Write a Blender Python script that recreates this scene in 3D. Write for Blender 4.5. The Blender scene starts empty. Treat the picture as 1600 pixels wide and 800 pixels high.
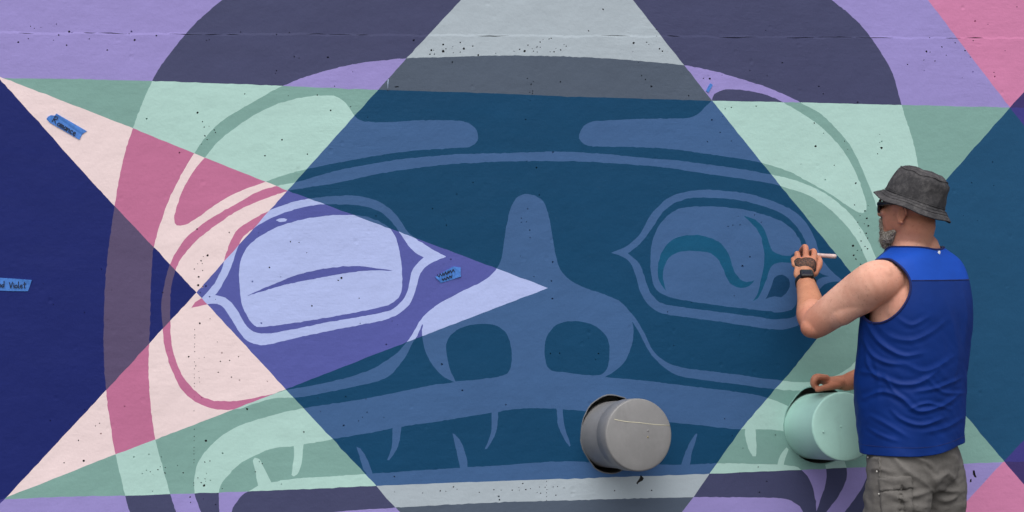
import bpy, bmesh, math, random
import numpy as np
from mathutils import Vector, Matrix, noise
from mathutils.geometry import delaunay_2d_cdt

random.seed(7)
scene = bpy.context.scene
COL = scene.collection

# ------------------------------------------------------------------ camera
CAM_Z = 1.47          # eye height
FPX = 2000.0          # focal length in photograph pixels (1600 wide)
cam = bpy.data.cameras.new('camera')
cam.sensor_width = 36.0
cam.lens = FPX / 1600.0 * 36.0
cam.clip_start = 0.05
cam.clip_end = 3000
cam_ob = bpy.data.objects.new('camera', cam)
cam_ob.location = (0, 0, CAM_Z)
cam_ob.rotation_euler = (math.radians(90), 0, 0)
COL.objects.link(cam_ob)
scene.camera = cam_ob

# ------------------------------------------------------------------ sky and sun (bright overcast)
SUN_EL, SUN_AZ = 58.0, 192.0      # azimuth clockwise from +Y: behind the camera, a little to the left
world = bpy.data.worlds.new('World')
scene.world = world
world.use_nodes = True
wn = world.node_tree
bg = wn.nodes['Background']
sky = wn.nodes.new('ShaderNodeTexSky')
sky.sky_type = 'NISHITA'
sky.sun_disc = False
sky.sun_elevation = math.radians(SUN_EL)
sky.sun_rotation = math.radians(SUN_AZ)
sky.dust_density = 4.0
hs = wn.nodes.new('ShaderNodeHueSaturation')     # overcast: the blue is mostly hidden by cloud
hs.inputs['Saturation'].default_value = 0.22
wn.links.new(sky.outputs['Color'], hs.inputs['Color'])
wn.links.new(hs.outputs['Color'], bg.inputs['Color'])
bg.inputs['Strength'].default_value = 0.14
sun = bpy.data.lights.new('sun', 'SUN')
sun.energy = 1.15
sun.angle = math.radians(60)
sun.color = (1.0, 0.98, 0.955)
sun_ob = bpy.data.objects.new('sun', sun)
az, el = math.radians(SUN_AZ), math.radians(SUN_EL)
to_sun = Vector((math.sin(az) * math.cos(el), math.cos(az) * math.cos(el), math.sin(el)))
sun_ob.rotation_euler = to_sun.to_track_quat('Z', 'Y').to_euler()
sun_ob.location = (-3, -8, 12)
COL.objects.link(sun_ob)
scene.view_settings.view_transform = 'Standard'
scene.view_settings.look = 'None'
scene.view_settings.exposure = 0.36
scene.view_settings.gamma = 1.0
scene.view_settings.use_curve_mapping = False

# ------------------------------------------------------------------ helpers
def lin(c):
    return tuple(((v / 255.0) / 12.92 if v / 255.0 <= 0.04045 else ((v / 255.0 + 0.055) / 1.055) ** 2.4) for v in c) + (1.0,)

def mesh_ob(name, verts, faces, mat, parent=None, smooth=False):
    me = bpy.data.meshes.new(name)
    me.from_pydata([tuple(v) for v in verts], [], [tuple(f) for f in faces])
    me.update()
    if smooth:
        me.polygons.foreach_set('use_smooth', [True] * len(me.polygons))
    o = bpy.data.objects.new(name, me)
    if mat is not None:
        me.materials.append(mat)
    COL.objects.link(o)
    if parent is not None:
        o.parent = parent
    return o

def empty(name, loc=(0, 0, 0)):
    o = bpy.data.objects.new(name, None)
    o.location = loc
    o.empty_display_size = 0.1
    COL.objects.link(o)
    return o

def tag(o, label=None, cat=None, group=None, kind=None):
    if label: o['label'] = label
    if cat: o['category'] = cat
    if group: o['group'] = group
    if kind: o['kind'] = kind
    return o

class NT:
    def __init__(self, name):
        self.m = bpy.data.materials.new(name)
        self.m.use_nodes = True
        self.t = self.m.node_tree
        self.b = self.t.nodes['Principled BSDF']
        self.tc = self.t.nodes.new('ShaderNodeTexCoord')
    def n(self, kind, **kw):
        x = self.t.nodes.new(kind)
        for k, v in kw.items():
            if k in x.inputs: x.inputs[k].default_value = v
            else: setattr(x, k, v)
        return x
    def l(self, a, b): self.t.links.new(a, b)
    def coord(self, scale=(1, 1, 1), out='Object'):
        mp = self.n('ShaderNodeMapping')
        mp.inputs['Scale'].default_value = scale
        self.l(self.tc.outputs[out], mp.inputs['Vector'])
        return mp.outputs['Vector']
    def noise(self, scale, detail=3.0, rough=0.55, vec=None, coordscale=(1, 1, 1)):
        x = self.n('ShaderNodeTexNoise')
        x.inputs['Scale'].default_value = scale
        x.inputs['Detail'].default_value = detail
        x.inputs['Roughness'].default_value = rough
        self.l(vec or self.coord(coordscale), x.inputs['Vector'])
        return x.outputs['Fac']
    def math(self, op, a, b=None, clamp=False):
        x = self.n('ShaderNodeMath', operation=op)
        x.use_clamp = clamp
        for i, v in enumerate((a, b)):
            if v is None: continue
            if hasattr(v, 'is_output'): self.l(v, x.inputs[i])
            else: x.inputs[i].default_value = v
        return x.outputs[0]
    def ramp(self, fac, stops):
        x = self.n('ShaderNodeValToRGB')
        while len(x.color_ramp.elements) < len(stops): x.color_ramp.elements.new(0.5)
        for e, (p, c) in zip(x.color_ramp.elements, stops):
            e.position = p
            e.color = c if len(c) == 4 else tuple(c) + (1,)
        self.l(fac, x.inputs['Fac'])
        return x.outputs['Color']
    def mix(self, fac, a, b, blend='MIX'):
        x = self.n('ShaderNodeMix', data_type='RGBA', blend_type=blend)
        for i, v in ((0, fac), (6, a), (7, b)):
            if hasattr(v, 'is_output'): self.l(v, x.inputs[i])
            else: x.inputs[i].default_value = v
        return x.outputs[2]
    def bump(self, h, strength, dist, prev=None):
        x = self.n('ShaderNodeBump')
        x.inputs['Strength'].default_value = strength
        x.inputs['Distance'].default_value = dist
        self.l(h, x.inputs['Height'])
        if prev is not None: self.l(prev, x.inputs['Normal'])
        return x.outputs['Normal']

def val(c, k):
    return tuple(min(1, v * k) for v in c[:3]) + (1.0,)

def simple_mat(name, rgb, rough=0.6, var=0.10, nscale=12.0, bump=0.0, bscale=80.0, spec=0.4, metallic=0.0):
    t = NT(name)
    c = lin(rgb)
    f = t.noise(nscale, 5.0)
    t.l(t.ramp(f, [(0.25, val(c, 1 - var)), (0.75, val(c, 1 + var))]), t.b.inputs['Base Color'])
    t.b.inputs['Roughness'].default_value = rough
    t.b.inputs['Specular IOR Level'].default_value = spec
    t.b.inputs['Metallic'].default_value = metallic
    if bump:
        t.l(t.bump(t.noise(bscale, 4.0), bump, 0.004), t.b.inputs['Normal'])
    return t.m

# ------------------------------------------------------------------ wall frame
TH = math.radians(12.0)       # the wall runs away from the camera to the right
WD = 4.75                     # distance along the view axis
CT, ST = math.cos(TH), math.sin(TH)

def px2wall(px, py):
    u = (px - 800.0) / FPX
    s = u * WD / (CT - u * ST)
    Y = WD + s * ST
    return s, CAM_Z - (py - 400.0) / FPX * Y

def wall2px(s, z):
    X, Y = s * CT, WD + s * ST
    return 800.0 + FPX * X / Y, 400.0 - FPX * (z - CAM_Z) / Y

def P(px, py, Y):
    return Vector(((px - 800.0) / FPX * Y, Y, CAM_Z - (py - 400.0) / FPX * Y))

# object frame of the wall: local x along the wall, local y into the wall, local z up
WALL_M = Matrix(((CT, -ST, 0, 0), (ST, CT, 0, WD), (0, 0, 1, 0), (0, 0, 0, 1)))
# ------------------------------------------------------------------ ground
def ground_mat():
    t = NT('gravelly_asphalt')
    f = t.noise(2.0, 6.0)
    g = t.noise(90.0, 4.0)
    c1 = t.ramp(f, [(0.3, (0.055, 0.055, 0.056)), (0.7, (0.085, 0.084, 0.082))])
    c = t.mix(0.5, c1, t.ramp(g, [(0.35, (0.03, 0.03, 0.03)), (0.7, (0.16, 0.155, 0.15))]))
    t.l(c, t.b.inputs['Base Color'])
    t.b.inputs['Roughness'].default_value = 0.9
    t.l(t.bump(g, 0.6, 0.006), t.b.inputs['Normal'])
    return t.m
g = mesh_ob('ground', [(-900, -900, 0), (900, -900, 0), (900, 900, 0), (-900, 900, 0)], [(0, 1, 2, 3)], ground_mat())
tag(g, kind='structure')

# ------------------------------------------------------------------ paint
def paint_mat(name, rgb, var=0.035, rough=0.62):
    t = NT(name)
    c = lin(rgb)
    big = t.noise(1.7, 4.0, 0.6)
    roller = t.noise(9.0, 6.0, 0.68, coordscale=(0.45, 1, 2.2))
    fine = t.noise(120.0, 3.0, 0.6)
    k = t.math('ADD', t.math('MULTIPLY', big, 0.45), t.math('ADD', t.math('MULTIPLY', roller, 0.35), t.math('MULTIPLY', fine, 0.20)))
    col = t.ramp(k, [(0.30, val(c, 1 - 2.2 * var)), (0.70, val(c, 1 + 2.2 * var))])
    # scuffs: thin dusty spots
    sc = t.ramp(t.noise(38.0, 6.0, 0.7), [(0.66, (0, 0, 0)), (0.80, (1, 1, 1))])
    col = t.mix(t.math('MULTIPLY', sc, 0.10), col, (0.42, 0.42, 0.43, 1))
    t.l(col, t.b.inputs['Base Color'])
    t.l(t.ramp(roller, [(0.3, (rough - .07,) * 3), (0.7, (rough + .08,) * 3)]), t.b.inputs['Roughness'])
    t.b.inputs['Specular IOR Level'].default_value = 0.16
    # relief of the cast concrete under the paint
    n1 = t.noise(5.0, 6.0, 0.62)                                      # lazy waves
    n2 = t.noise(70.0, 5.0, 0.62)                                     # sandy grain
    n3 = t.noise(16.0, 6.0, 0.7, coordscale=(0.35, 1, 2.6))           # board grain
    v = t.n('ShaderNodeTexVoronoi', feature='DISTANCE_TO_EDGE')
    vs = t.n('ShaderNodeTexVoronoi')
    vs.inputs['Scale'].default_value = 14.0
    t.l(t.coord(), vs.inputs['Vector'])
    dent = t.ramp(vs.outputs['Distance'], [(0.02, (0, 0, 0)), (0.16, (1, 1, 1))])
    b = t.bump(n1, 0.4, 0.016)
    patchy = t.ramp(t.noise(1.1, 3.0, 0.6), [(0.46, (.10, .10, .10)), (0.66, (1, 1, 1))])
    b = t.bump(t.math('MULTIPLY', n3, patchy), 0.42, 0.0036, b)
    b = t.bump(t.math('MULTIPLY', n2, t.math('ADD', patchy, .35)), 0.40, 0.0014, b)
    sparse = t.math('MULTIPLY', dent, t.ramp(t.noise(2.3, 3.0), [(0.45, (0, 0, 0)), (0.62, (1, 1, 1))]))
    b = t.bump(sparse, 0.5, 0.0030, b)
    # the pour joint: the lower lift stands a few millimetres proud
    sep = t.n('ShaderNodeSeparateXYZ'); t.l(t.tc.outputs['Object'], sep.inputs[0])
    zl = t.math('ADD', t.math('MULTIPLY', sep.outputs['X'], JOINT[1]), JOINT[0])
    wv_ = t.math('MULTIPLY', t.math('SUBTRACT', t.noise(7.0, 6.0, 0.65, coordscale=(1, 1, 0.0)), 0.5), 0.030)
    dz = t.math('ADD', t.math('SUBTRACT', sep.outputs['Z'], zl), wv_)
    stp = t.math('MULTIPLY', t.math('ADD', dz, 0.004), -125.0)
    stp = t.math('ADD', stp, 1.0, True)
    b = t.bump(stp, 0.5, 0.0027, b)
    t.l(b, t.b.inputs['Normal'])
    return t.m

ja, jb = px2wall(100, 52.0), px2wall(1500, 59.3)
JOINT = (ja[1] - (jb[1] - ja[1]) / (jb[0] - ja[0]) * ja[0], (jb[1] - ja[1]) / (jb[0] - ja[0]))
PAL = {
    'lavender': (149, 138, 197), 'slate': (68, 71, 103), 'pale_grey': (168, 179, 187), 'dark_grey': (80, 91, 107),
    'sage': (124, 162, 154), 'mint': (172, 206, 198), 'cream': (232, 211, 211), 'rose': (188, 111, 147),
    'navy': (26, 37, 103), 'mauve': (89, 77, 108), 'violet': (84, 90, 160), 'periwinkle': (174, 186, 231),
    'teal': (14, 66, 101), 'steel': (63, 96, 140), 'wet_teal': (15, 79, 113), 'pink': (201, 126, 165),
    'deep_blue': (28, 75, 110), 'plum': (62, 52, 104), 'indigo': (62, 58, 128), 'stroke_teal': (20, 62, 98),
}
PAINT = {k: paint_mat(k + '_paint', v, 0.10 if k in ('wet_teal', 'stroke_teal') else 0.042) for k, v in PAL.items()}

# ------------------------------------------------------------------ mural outlines (photograph pixels, mapped on to the wall)
def sm(pts, closed=True, step=5.0, jit=0.32):
    """Catmull-Rom through pts; a third element marks a corner."""
    n = len(pts)
    out = []
    rng = range(n if closed else n - 1)
    for i in rng:
        p1, p2 = pts[i], pts[(i + 1) % n]
        p0 = pts[(i - 1) % n] if (closed or i > 0) else p1
        p3 = pts[(i + 2) % n] if (closed or i + 2 < n) else p2
        if len(p1) > 2: p0 = p1
        if len(p2) > 2: p3 = p2
        d = math.hypot(p2[0] - p1[0], p2[1] - p1[1])
        k = max(1, int(d / step))
        for j in range(k):
            t = j / k
            q = []
            for a in (0, 1):
                m1 = (p2[a] - p0[a]) * 0.5
                m2 = (p3[a] - p1[a]) * 0.5
                q.append((2 * t**3 - 3 * t**2 + 1) * p1[a] + (t**3 - 2 * t**2 + t) * m1 + (-2 * t**3 + 3 * t**2) * p2[a] + (t**3 - t**2) * m2)
            if j: q = [v + random.gauss(0, jit) for v in q]
            out.append(tuple(q))
    if not closed: out.append(tuple(pts[-1][:2]))
    return out

c = 1
OUTER = [(347, 0), (300, 42), (270, 78), (250, 105), (238, 126), (225, 155), (208, 199), (195, 240), (186, 280), (179, 322), (174, 355), (168, 400),
         (164, 450), (162, 500), (162, 550), (165, 603), (170, 645), (180, 708), (188, 742), (196, 776), (203, 800), (218, 850), (260, 950), (330, 1050), (600, 1180),
         (1000, 1180), (1250, 1050), (1340, 950), (1385, 850), (1410, 790), (1435, 700), (1450, 600), (1455, 500), (1453, 400), (1447, 330), (1435, 262), (1433, 250),
         (1425, 215), (1415, 185), (1408, 162), (1400, 132), (1390, 105), (1372, 75), (1350, 45), (1325, 20), (1300, 0), (1230, -60), (1050, -130),
         (820, -160), (580, -120), (430, -60)]
INNER = [(304, 239), (285, 270), (265, 310), (250, 350), (241, 384), (238, 405), (236, 440), (235, 480), (234, 520), (232, 560), (233, 600), (236, 640),
         (243, 688), (250, 715), (258, 745), (266, 772), (272, 790), (285, 830), (320, 920), (420, 1020), (650, 1100), (950, 1100), (1180, 1000), (1260, 900),
         (1295, 840), (1320, 800), (1342, 770), (1357, 740), (1375, 680), (1388, 600), (1394, 500), (1391, 420), (1380, 360), (1372, 330), (1360, 295), (1345, 260),
         (1330, 230), (1310, 205), (1280, 176), (1255, 163), (1235, 152), (1200, 137), (1150, 121), (1110, 110), (1070, 102), (1020, 97), (960, 92),
         (900, 89), (830, 87), (760, 87), (700, 89), (636, 91), (600, 94), (560, 99), (500, 113), (440, 135), (400, 157), (350, 187), (322, 214)]
BROW_L = [(322, 244), (340, 222), (370, 198), (400, 178), (440, 160), (480, 151), (510, 149), (530, 153), (544, 166), (555, 182), (567, 189), (600, 191),
          (650, 188), (700, 188), (732, 192), (745, 204), (746, 220), (735, 229), (700, 232), (640, 236), (590, 243), (540, 252), (480, 264), (440, 275),
          (415, 284), (370, 301), (340, 318), (310, 339), (290, 351), (276, 352), (272, 340), (282, 305), (300, 271)]
BROW_R = [(905, 210), (912, 197), (925, 190), (950, 188), (1000, 186), (1050, 185), (1077, 184), (1092, 177), (1104, 165), (1112.5, 156.5), (1116, 147), (1130, 140.5), (1150, 140),
          (1175, 143), (1200, 149), (1218, 157), (1250, 175), (1285, 200), (1315, 232), (1335, 265), (1347, 295), (1354, 320), (1352, 331), (1342, 332),
          (1325, 322), (1295, 302), (1260, 282), (1230, 267), (1195, 256), (1150, 247), (1100, 240), (1050, 233), (1000, 230), (950, 229), (920, 228), (908, 221)]
# the face's linked band: brow line, eye sockets' rim, nose, upper lip
MAIN = [(400, 301), (430, 291), (465, 284), (525, 267), (575, 257), (625, 249), (700, 242), (750, 240), (800, 239), (880, 237), (950, 241), (1000, 246), (1050, 250), (1100, 256),
        (1150, 263), (1200, 272), (1240, 281), (1280, 297), (1310, 317), (1335, 342), (1352, 368), (1364, 392), (1377, 430), (1382, 480), (1375, 530), (1356, 568), (1320, 600),
        (1260, 610), (1200, 607), (1150, 600), (1100, 594), (1060, 587), (1035, 572), (1015, 550), (1000, 522), (988, 502, c),
        (990, 518), (987, 540), (976, 565), (960, 580), (945, 589.5, c), (1000, 594), (1050, 600), (1100, 606), (1150, 612), (1190, 619), (1230, 634), (1275, 662), (1308, 695), (1323, 733), (1320, 755), (1307, 780), (1290, 802), (1280, 830),
        (1272, 860), (1262, 840, c), (1274, 805), (1282, 780), (1290, 755), (1291, 734), (1280, 702), (1255, 682), (1225, 674), (1200, 671), (1181, 671, c), (1140, 670), (1100, 665), (1050, 660), (980, 650), (900, 641), (850, 638), (800, 639.5), (775, 644), (725, 652),
        (675, 660), (625, 667), (590, 674), (550, 681), (516, 687), (476, 694), (458, 697), (426, 701), (399, 711.5), (374.5, 725), (356.5, 743), (345, 758), (342, 770), (342, 785),
        (343, 802), (350, 840), (342, 850, c), (325, 825), (314, 800), (309, 786), (304, 771), (304, 745), (311, 720), (326, 700), (345, 682), (370, 667), (400, 656), (440, 645), (480, 637), (525, 630), (575, 622),
        (625, 612), (675, 602), (710, 597, c), (695, 590), (677, 572), (665, 550), (660, 527), (660, 506, c), (652, 525), (645, 535), (635, 555), (620, 575), (600, 592), (550, 605), (500, 615),
        (465, 621), (430, 622), (400, 630), (370, 639), (340, 640), (310, 630), (285, 610), (267, 575), (257, 540), (254, 506), (252, 474), (257, 445), (265, 414), (284, 380), (300, 363), (330, 341), (365, 321)]
SOCKET = [(400, 316), (430, 305), (460, 296), (525, 286), (575, 275), (625, 266), (700, 257), (750, 254), (800, 252), (900, 252), (1000, 258), (1050, 263), (1100, 271), (1150, 278), (1200, 286), (1230, 294),
          (1265, 306), (1295, 326), (1320, 350), (1339, 375), (1352, 402), (1366, 440), (1369, 480), (1362, 525), (1343, 558), (1312, 584), (1265, 597), (1200, 592), (1150, 585), (1100, 579),
          (1065, 574), (1040, 565), (1020, 547), (1010, 527), (1000, 508), (987, 490), (970, 472), (945, 460), (915, 450), (890, 437), (875, 420), (868, 397), (860, 350),
          (852, 320), (840, 308), (825, 303), (810, 307), (799, 322), (790, 360), (785, 397), (777, 418), (767, 430), (750, 442), (720, 456), (685, 475), (661, 495), (647, 517), (635, 535), (625, 547),
          (610, 559), (585, 575), (550, 588), (500, 600), (455, 608), (420, 617), (380, 625), (355, 627), (330, 625), (310, 615), (287, 590), (272, 555), (267, 525), (266, 495), (266, 471), (268, 446), (274, 423), (283, 404), (305, 378), (340, 350), (370, 330)]
NOSTRIL_L = [(697, 545), (700, 530), (710, 519), (730, 509), (758, 506), (780, 511), (793, 524), (799, 545), (799, 567), (796, 579), (785, 587), (755, 592), (725, 595), (712, 596, c), (703, 577)]
NOSTRIL_R = [(851, 545), (854, 527), (865, 511), (882, 503), (905, 502), (927, 508), (942, 519), (951, 535), (952, 555), (950, 572), (940, 585), (915, 586), (885, 582), (862, 579), (853, 567)]
EYE_L_OUT = [(299, 481, c), (305, 472), (315, 466), (327, 453), (338, 438), (348.5, 415), (353, 396), (359, 380), (372, 358), (400, 340), (430, 325), (465, 314), (495, 308.5), (525, 306), (555, 306), (585, 312), (608, 325),
             (625, 344), (637, 362), (650, 373), (670, 386), (697, 401, c), (672, 412), (657, 427), (650, 450), (642, 472), (625, 489), (600, 500), (550, 510), (500, 520), (450, 531), (415, 539), (396, 537),
             (381, 528), (366, 506), (354, 487), (345, 477), (334, 474.5), (322, 476)]
EYE_L_IN = [(336, 461, c), (343, 452), (352, 436), (361, 418), (368, 396), (378, 373), (400, 354), (430, 338), (465, 326), (495, 320), (520, 319), (550, 320), (580, 325), (600, 335), (615, 351), (627, 367), (638, 384), (648, 394), (662, 402, c), (645, 421), (639, 445), (632, 465), (615, 482), (585, 491),
            (550, 497), (500, 506), (450, 516), (420, 521), (402, 520), (390, 514), (382, 505), (373, 488), (362, 473), (352, 465)]
BALL_L = [(392, 380), (380, 397), (374, 420), (374.7, 450), (378, 476), (387, 495), (397, 508), (409, 511), (450, 506), (500, 498), (550, 489), (590, 481), (615, 472), (627, 456), (628, 425), (625, 398), (617, 368), (600, 350),
          (580, 341), (560, 336.5), (525, 336), (490, 340), (460, 346), (430, 356), (410, 367)]
SLIT_L = [(386, 462, c), (410, 451), (425, 445), (460, 431), (500, 421), (540, 416), (570, 416.5), (614, 423, c), (575, 423), (540, 427), (500, 434), (450, 444), (415, 454)]
SMUDGE = [(431, 344), (436, 341.5), (444, 341), (449, 343), (446, 346), (437, 347)]
EYE_R_OUT = [(955, 395, c), (975, 387), (992, 374), (1004, 359), (1018, 334), (1045, 309), (1081, 298), (1120, 297), (1165, 302), (1204, 313), (1237, 328), (1258, 346), (1273, 373), (1282, 400), (1297, 421), (1318, 440, c), (1294, 442),
             (1279, 454), (1268, 478), (1255, 502), (1240, 511), (1216, 515), (1180, 511), (1120, 502), (1060, 494), (1030, 488), (1012, 475), (1000, 455), (993, 430), (985, 411), (972, 401)]
EYE_R_IN = [(981, 396, c), (1000, 381), (1018, 358), (1039, 328), (1069, 311.5), (1105, 309), (1150, 312), (1192, 322), (1222, 334), (1243, 352), (1258, 376), (1267, 400), (1279, 425), (1296, 431.5, c), (1279, 436), (1268, 452), (1258, 474),
            (1246, 490), (1234, 497), (1210, 499), (1180, 494.6), (1120, 487), (1060, 479), (1036, 474), (1018, 460), (1008, 436), (999, 412)]
BALL_R = [(1016.5, 400), (1019.5, 376), (1030, 352), (1051, 331), (1075, 323.5), (1120, 323), (1165, 328), (1198, 337), (1225, 348), (1243, 364), (1252, 382), (1254, 410), (1249, 440), (1246, 460), (1244, 475), (1237, 484), (1219, 488), (1180, 484),
          (1120, 476.6), (1060, 467.6), (1036, 460), (1022.5, 448), (1017.4, 427)]
LOWER_LIP = [(388, 768), (404, 758.5), (425, 753.5), (460, 748), (505, 745), (568, 741), (625, 737), (700, 732), (750, 729), (800, 726), (850, 722), (900, 721), (975, 726), (1025, 726), (1065, 726), (1120, 724), (1150, 724), (1200, 725.5), (1240, 728), (1254, 736),
             (1265, 750), (1272, 770), (1276, 800), (1274, 850, c), (1262, 850, c), (1258, 815), (1252, 795), (1240, 785), (1220, 778.5), (1150, 777), (1080, 777), (1025, 778), (950, 780), (875, 782), (800, 784), (750, 786), (675, 790), (613, 793.6), (572, 796), (523, 800), (470, 807), (430, 825),
             (412, 850, c), (357, 850, c), (358, 825), (362, 800), (367, 788), (377, 775)]
TEETH = [
    [(458, 690, c), (459.5, 709), (457, 732), (455.5, 742), (459, 744.6), (464.5, 741), (471, 725), (475, 690, c)],
    [(613, 664, c), (612.5, 695), (605, 719), (608, 719), (622, 697), (627.5, 662, c)],
    [(768, 640, c), (767.5, 675), (757.5, 702), (761, 701), (775, 675), (779, 638, c)],
    [(869, 634, c), (874, 670), (889.5, 698), (891.5, 696), (882, 665), (878.5, 635, c)],
    [(1164, 660, c), (1166, 690), (1176, 713), (1181, 713), (1182, 700), (1180, 660, c)],
    [(404, 762, c), (399, 736), (395, 719.5), (398, 715), (405, 717), (413, 732), (420, 746), (426, 758, c)],
    [(578, 745, c), (568, 734), (562, 713), (557, 698), (563.5, 701), (575, 720), (583, 744, c)],
    [(720, 735, c), (712, 700), (707, 677), (711, 679), (721, 692), (729, 715), (731, 735, c)],
    [(1063, 730, c), (1070, 710), (1078, 691), (1088, 677), (1089.5, 679), (1085, 695), (1080, 711), (1077, 730, c)],
    [(1213, 730, c), (1219, 712), (1229, 699), (1232, 702), (1227, 716), (1224, 730, c)],
]
S1 = [(1040.5, 454, c), (1030, 439), (1027.6, 421), (1031.5, 400), (1042, 382), (1057, 371.5), (1078, 367.6), (1102, 369.4), (1123, 377.5), (1135, 391), (1142.6, 409), (1147, 424), (1156, 436), (1166.6, 440.6),
      (1179, 438, c), (1171, 446.6), (1157.6, 450), (1144, 445), (1135, 433), (1129, 418), (1120, 403), (1105, 394), (1081, 392), (1060, 394), (1045, 403), (1037.5, 418), (1036, 436)]
S2 = [(1162, 337, c), (1180, 343), (1192, 355), (1199.6, 373), (1207, 392), (1222, 399), (1240, 401), (1240, 411, c), (1216, 410.6), (1205.6, 416), (1199.6, 430), (1192, 451), (1184, 466), (1176, 471, c), (1184.6, 457),
      (1189, 436), (1193.6, 415), (1193.6, 391), (1187.6, 367), (1177, 352)]
S3 = [(1196, 467, c), (1204, 451), (1210, 434), (1222, 429), (1232.6, 436), (1234, 448), (1228, 458.6), (1220.6, 464.6), (1210, 463)]
S4 = [(1236, 399), (1242, 395), (1252, 393), (1254, 402), (1244, 410), (1238, 408)]

FACE_OPS = [(OUTER, 'xor'), (INNER, 'xor'), (BROW_L, 'xor'), (BROW_R, 'xor'), (MAIN, 'xor'), (SOCKET, 'xor'), (LOWER_LIP, 'or')] + [(t_, 'or') for t_ in TEETH] + \
           [(p_, 'xor') for p_ in (NOSTRIL_L, NOSTRIL_R, EYE_L_OUT, EYE_L_IN, BALL_L, SLIT_L, SMUDGE, EYE_R_OUT, EYE_R_IN, BALL_R)]
FACE_OPS = [(sm(p_), o_) for p_, o_ in FACE_OPS]
STROKES = [(sm(S1), 'wet_teal'), (sm(S2), 'wet_teal'), (sm(S3), 'stroke_teal'), (sm(S4), 'stroke_teal')]

# straight zone lines
LA = [(-700, -630), (0, 124), (150, 291), (307, 457), (447, 609), (588, 759), (604, 779), (618, 793), (640, 816), (900, 1090), (1100, 1300)]
LB = [(-500, 1290), (8, 779), (150, 627), (307, 457), (447, 300), (560, 174), (640, 86), (722, -2), (850, -142), (1100, -420)]
LC = [(600, -500), (860, -155), (989, 0), (1070, 103), (1115, 160), (1215, 285), (1310, 401), (1345, 444), (1420, 541), (1510, 651), (1570, 722), (1600, 757), (1900, 1110), (2100, 1340)]
LD = [(700, 1230), (860, 1048), (1065, 801), (1085, 775), (1110, 738), (1160, 668), (1240, 575), (1345, 444), (1475, 285), (1578, 168), (1600, 144), (1800, -80), (2100, -430)]
LE = [(1300, -190), (1450, 0), (1578, 168), (1605, 203), (1660, 300), (1690, 450), (1655, 600), (1600, 688), (1566, 723), (1495, 800), (1400, 905), (1200, 1130)]
H1 = [(-700, 106), (0, 122), (120, 123.5), (238, 126.5), (330, 130), (430, 133.5), (500, 137), (600, 140.5), (700, 143.5), (800, 147), (900, 151.5), (1000, 154), (1100, 157), (1250, 160), (1410, 164), (1578, 168), (2100, 180)]
H2 = [(-700, 800), (8, 780), (100, 776), (200, 774.5), (305, 771), (388, 768), (505, 763), (588, 759), (700, 754.5), (800, 751), (950, 746), (1105, 740.5), (1200, 736.5), (1325, 731), (1450, 727), (1566, 722), (2100, 706)]
SPIKE = [(-400, -31, c), (0, 120, c), (207, 200, c), (312, 243, c), (447, 297, c), (620, 361, c), (780, 421, c), (856, 450, c), (660, 525, c), (447, 608, c), (242, 687, c), (180, 710, c), (8, 778, c), (-400, 945, c)]
def wob(pl): return sm([p_ + (1,) for p_ in pl], closed=False, step=9.0, jit=0.30)
LINES = {k: wob(v) for k, v in dict(A=LA, B=LB, C=LC, D=LD, E=LE, H1=H1, H2=H2).items()}
SPIKE_P = sm(SPIKE, True, 9.0, 0.3)

def interp(pl, x):
    xs = [p_[0] for p_ in pl]; ys = [p_[1] for p_ in pl]
    return np.interp(x, xs, ys)
def yline(k, x):
    pl = LINES[k]
    if pl[0][0] > pl[-1][0]: pl = pl[::-1]
    pl = sorted(pl)
    return interp(pl, x)
def inside(poly, X, Y):
    r = np.zeros(X.shape, bool)
    p_ = np.array(poly); q = np.roll(p_, -1, 0)
    for (x1, y1), (x2, y2) in zip(p_, q):
        if y1 == y2: continue
        m = ((y1 > Y) != (y2 > Y)) & (X < (x2 - x1) * (Y - y1) / (y2 - y1) + x1)
        r ^= m
    return r

# ------------------------------------------------------------------ air holes, cracks and pipe sleeves: real openings in the skin of the wall
PITS = []       # closed pixel polygons
def pit(x, y, r, el=1.0, rot=None):
    n_ = random.choice((6, 7, 8))
    rot = random.uniform(0, 6.28) if rot is None else rot
    pts = []
    for i in range(n_):
        a = 2 * math.pi * i / n_
        rr = r * random.uniform(0.75, 1.2)
        dx, dy = rr * math.cos(a) * el, rr * math.sin(a)
        pts.append((x + dx * math.cos(rot) - dy * math.sin(rot), y + dx * math.sin(rot) + dy * math.cos(rot)))
    PITS.append(pts)
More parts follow.
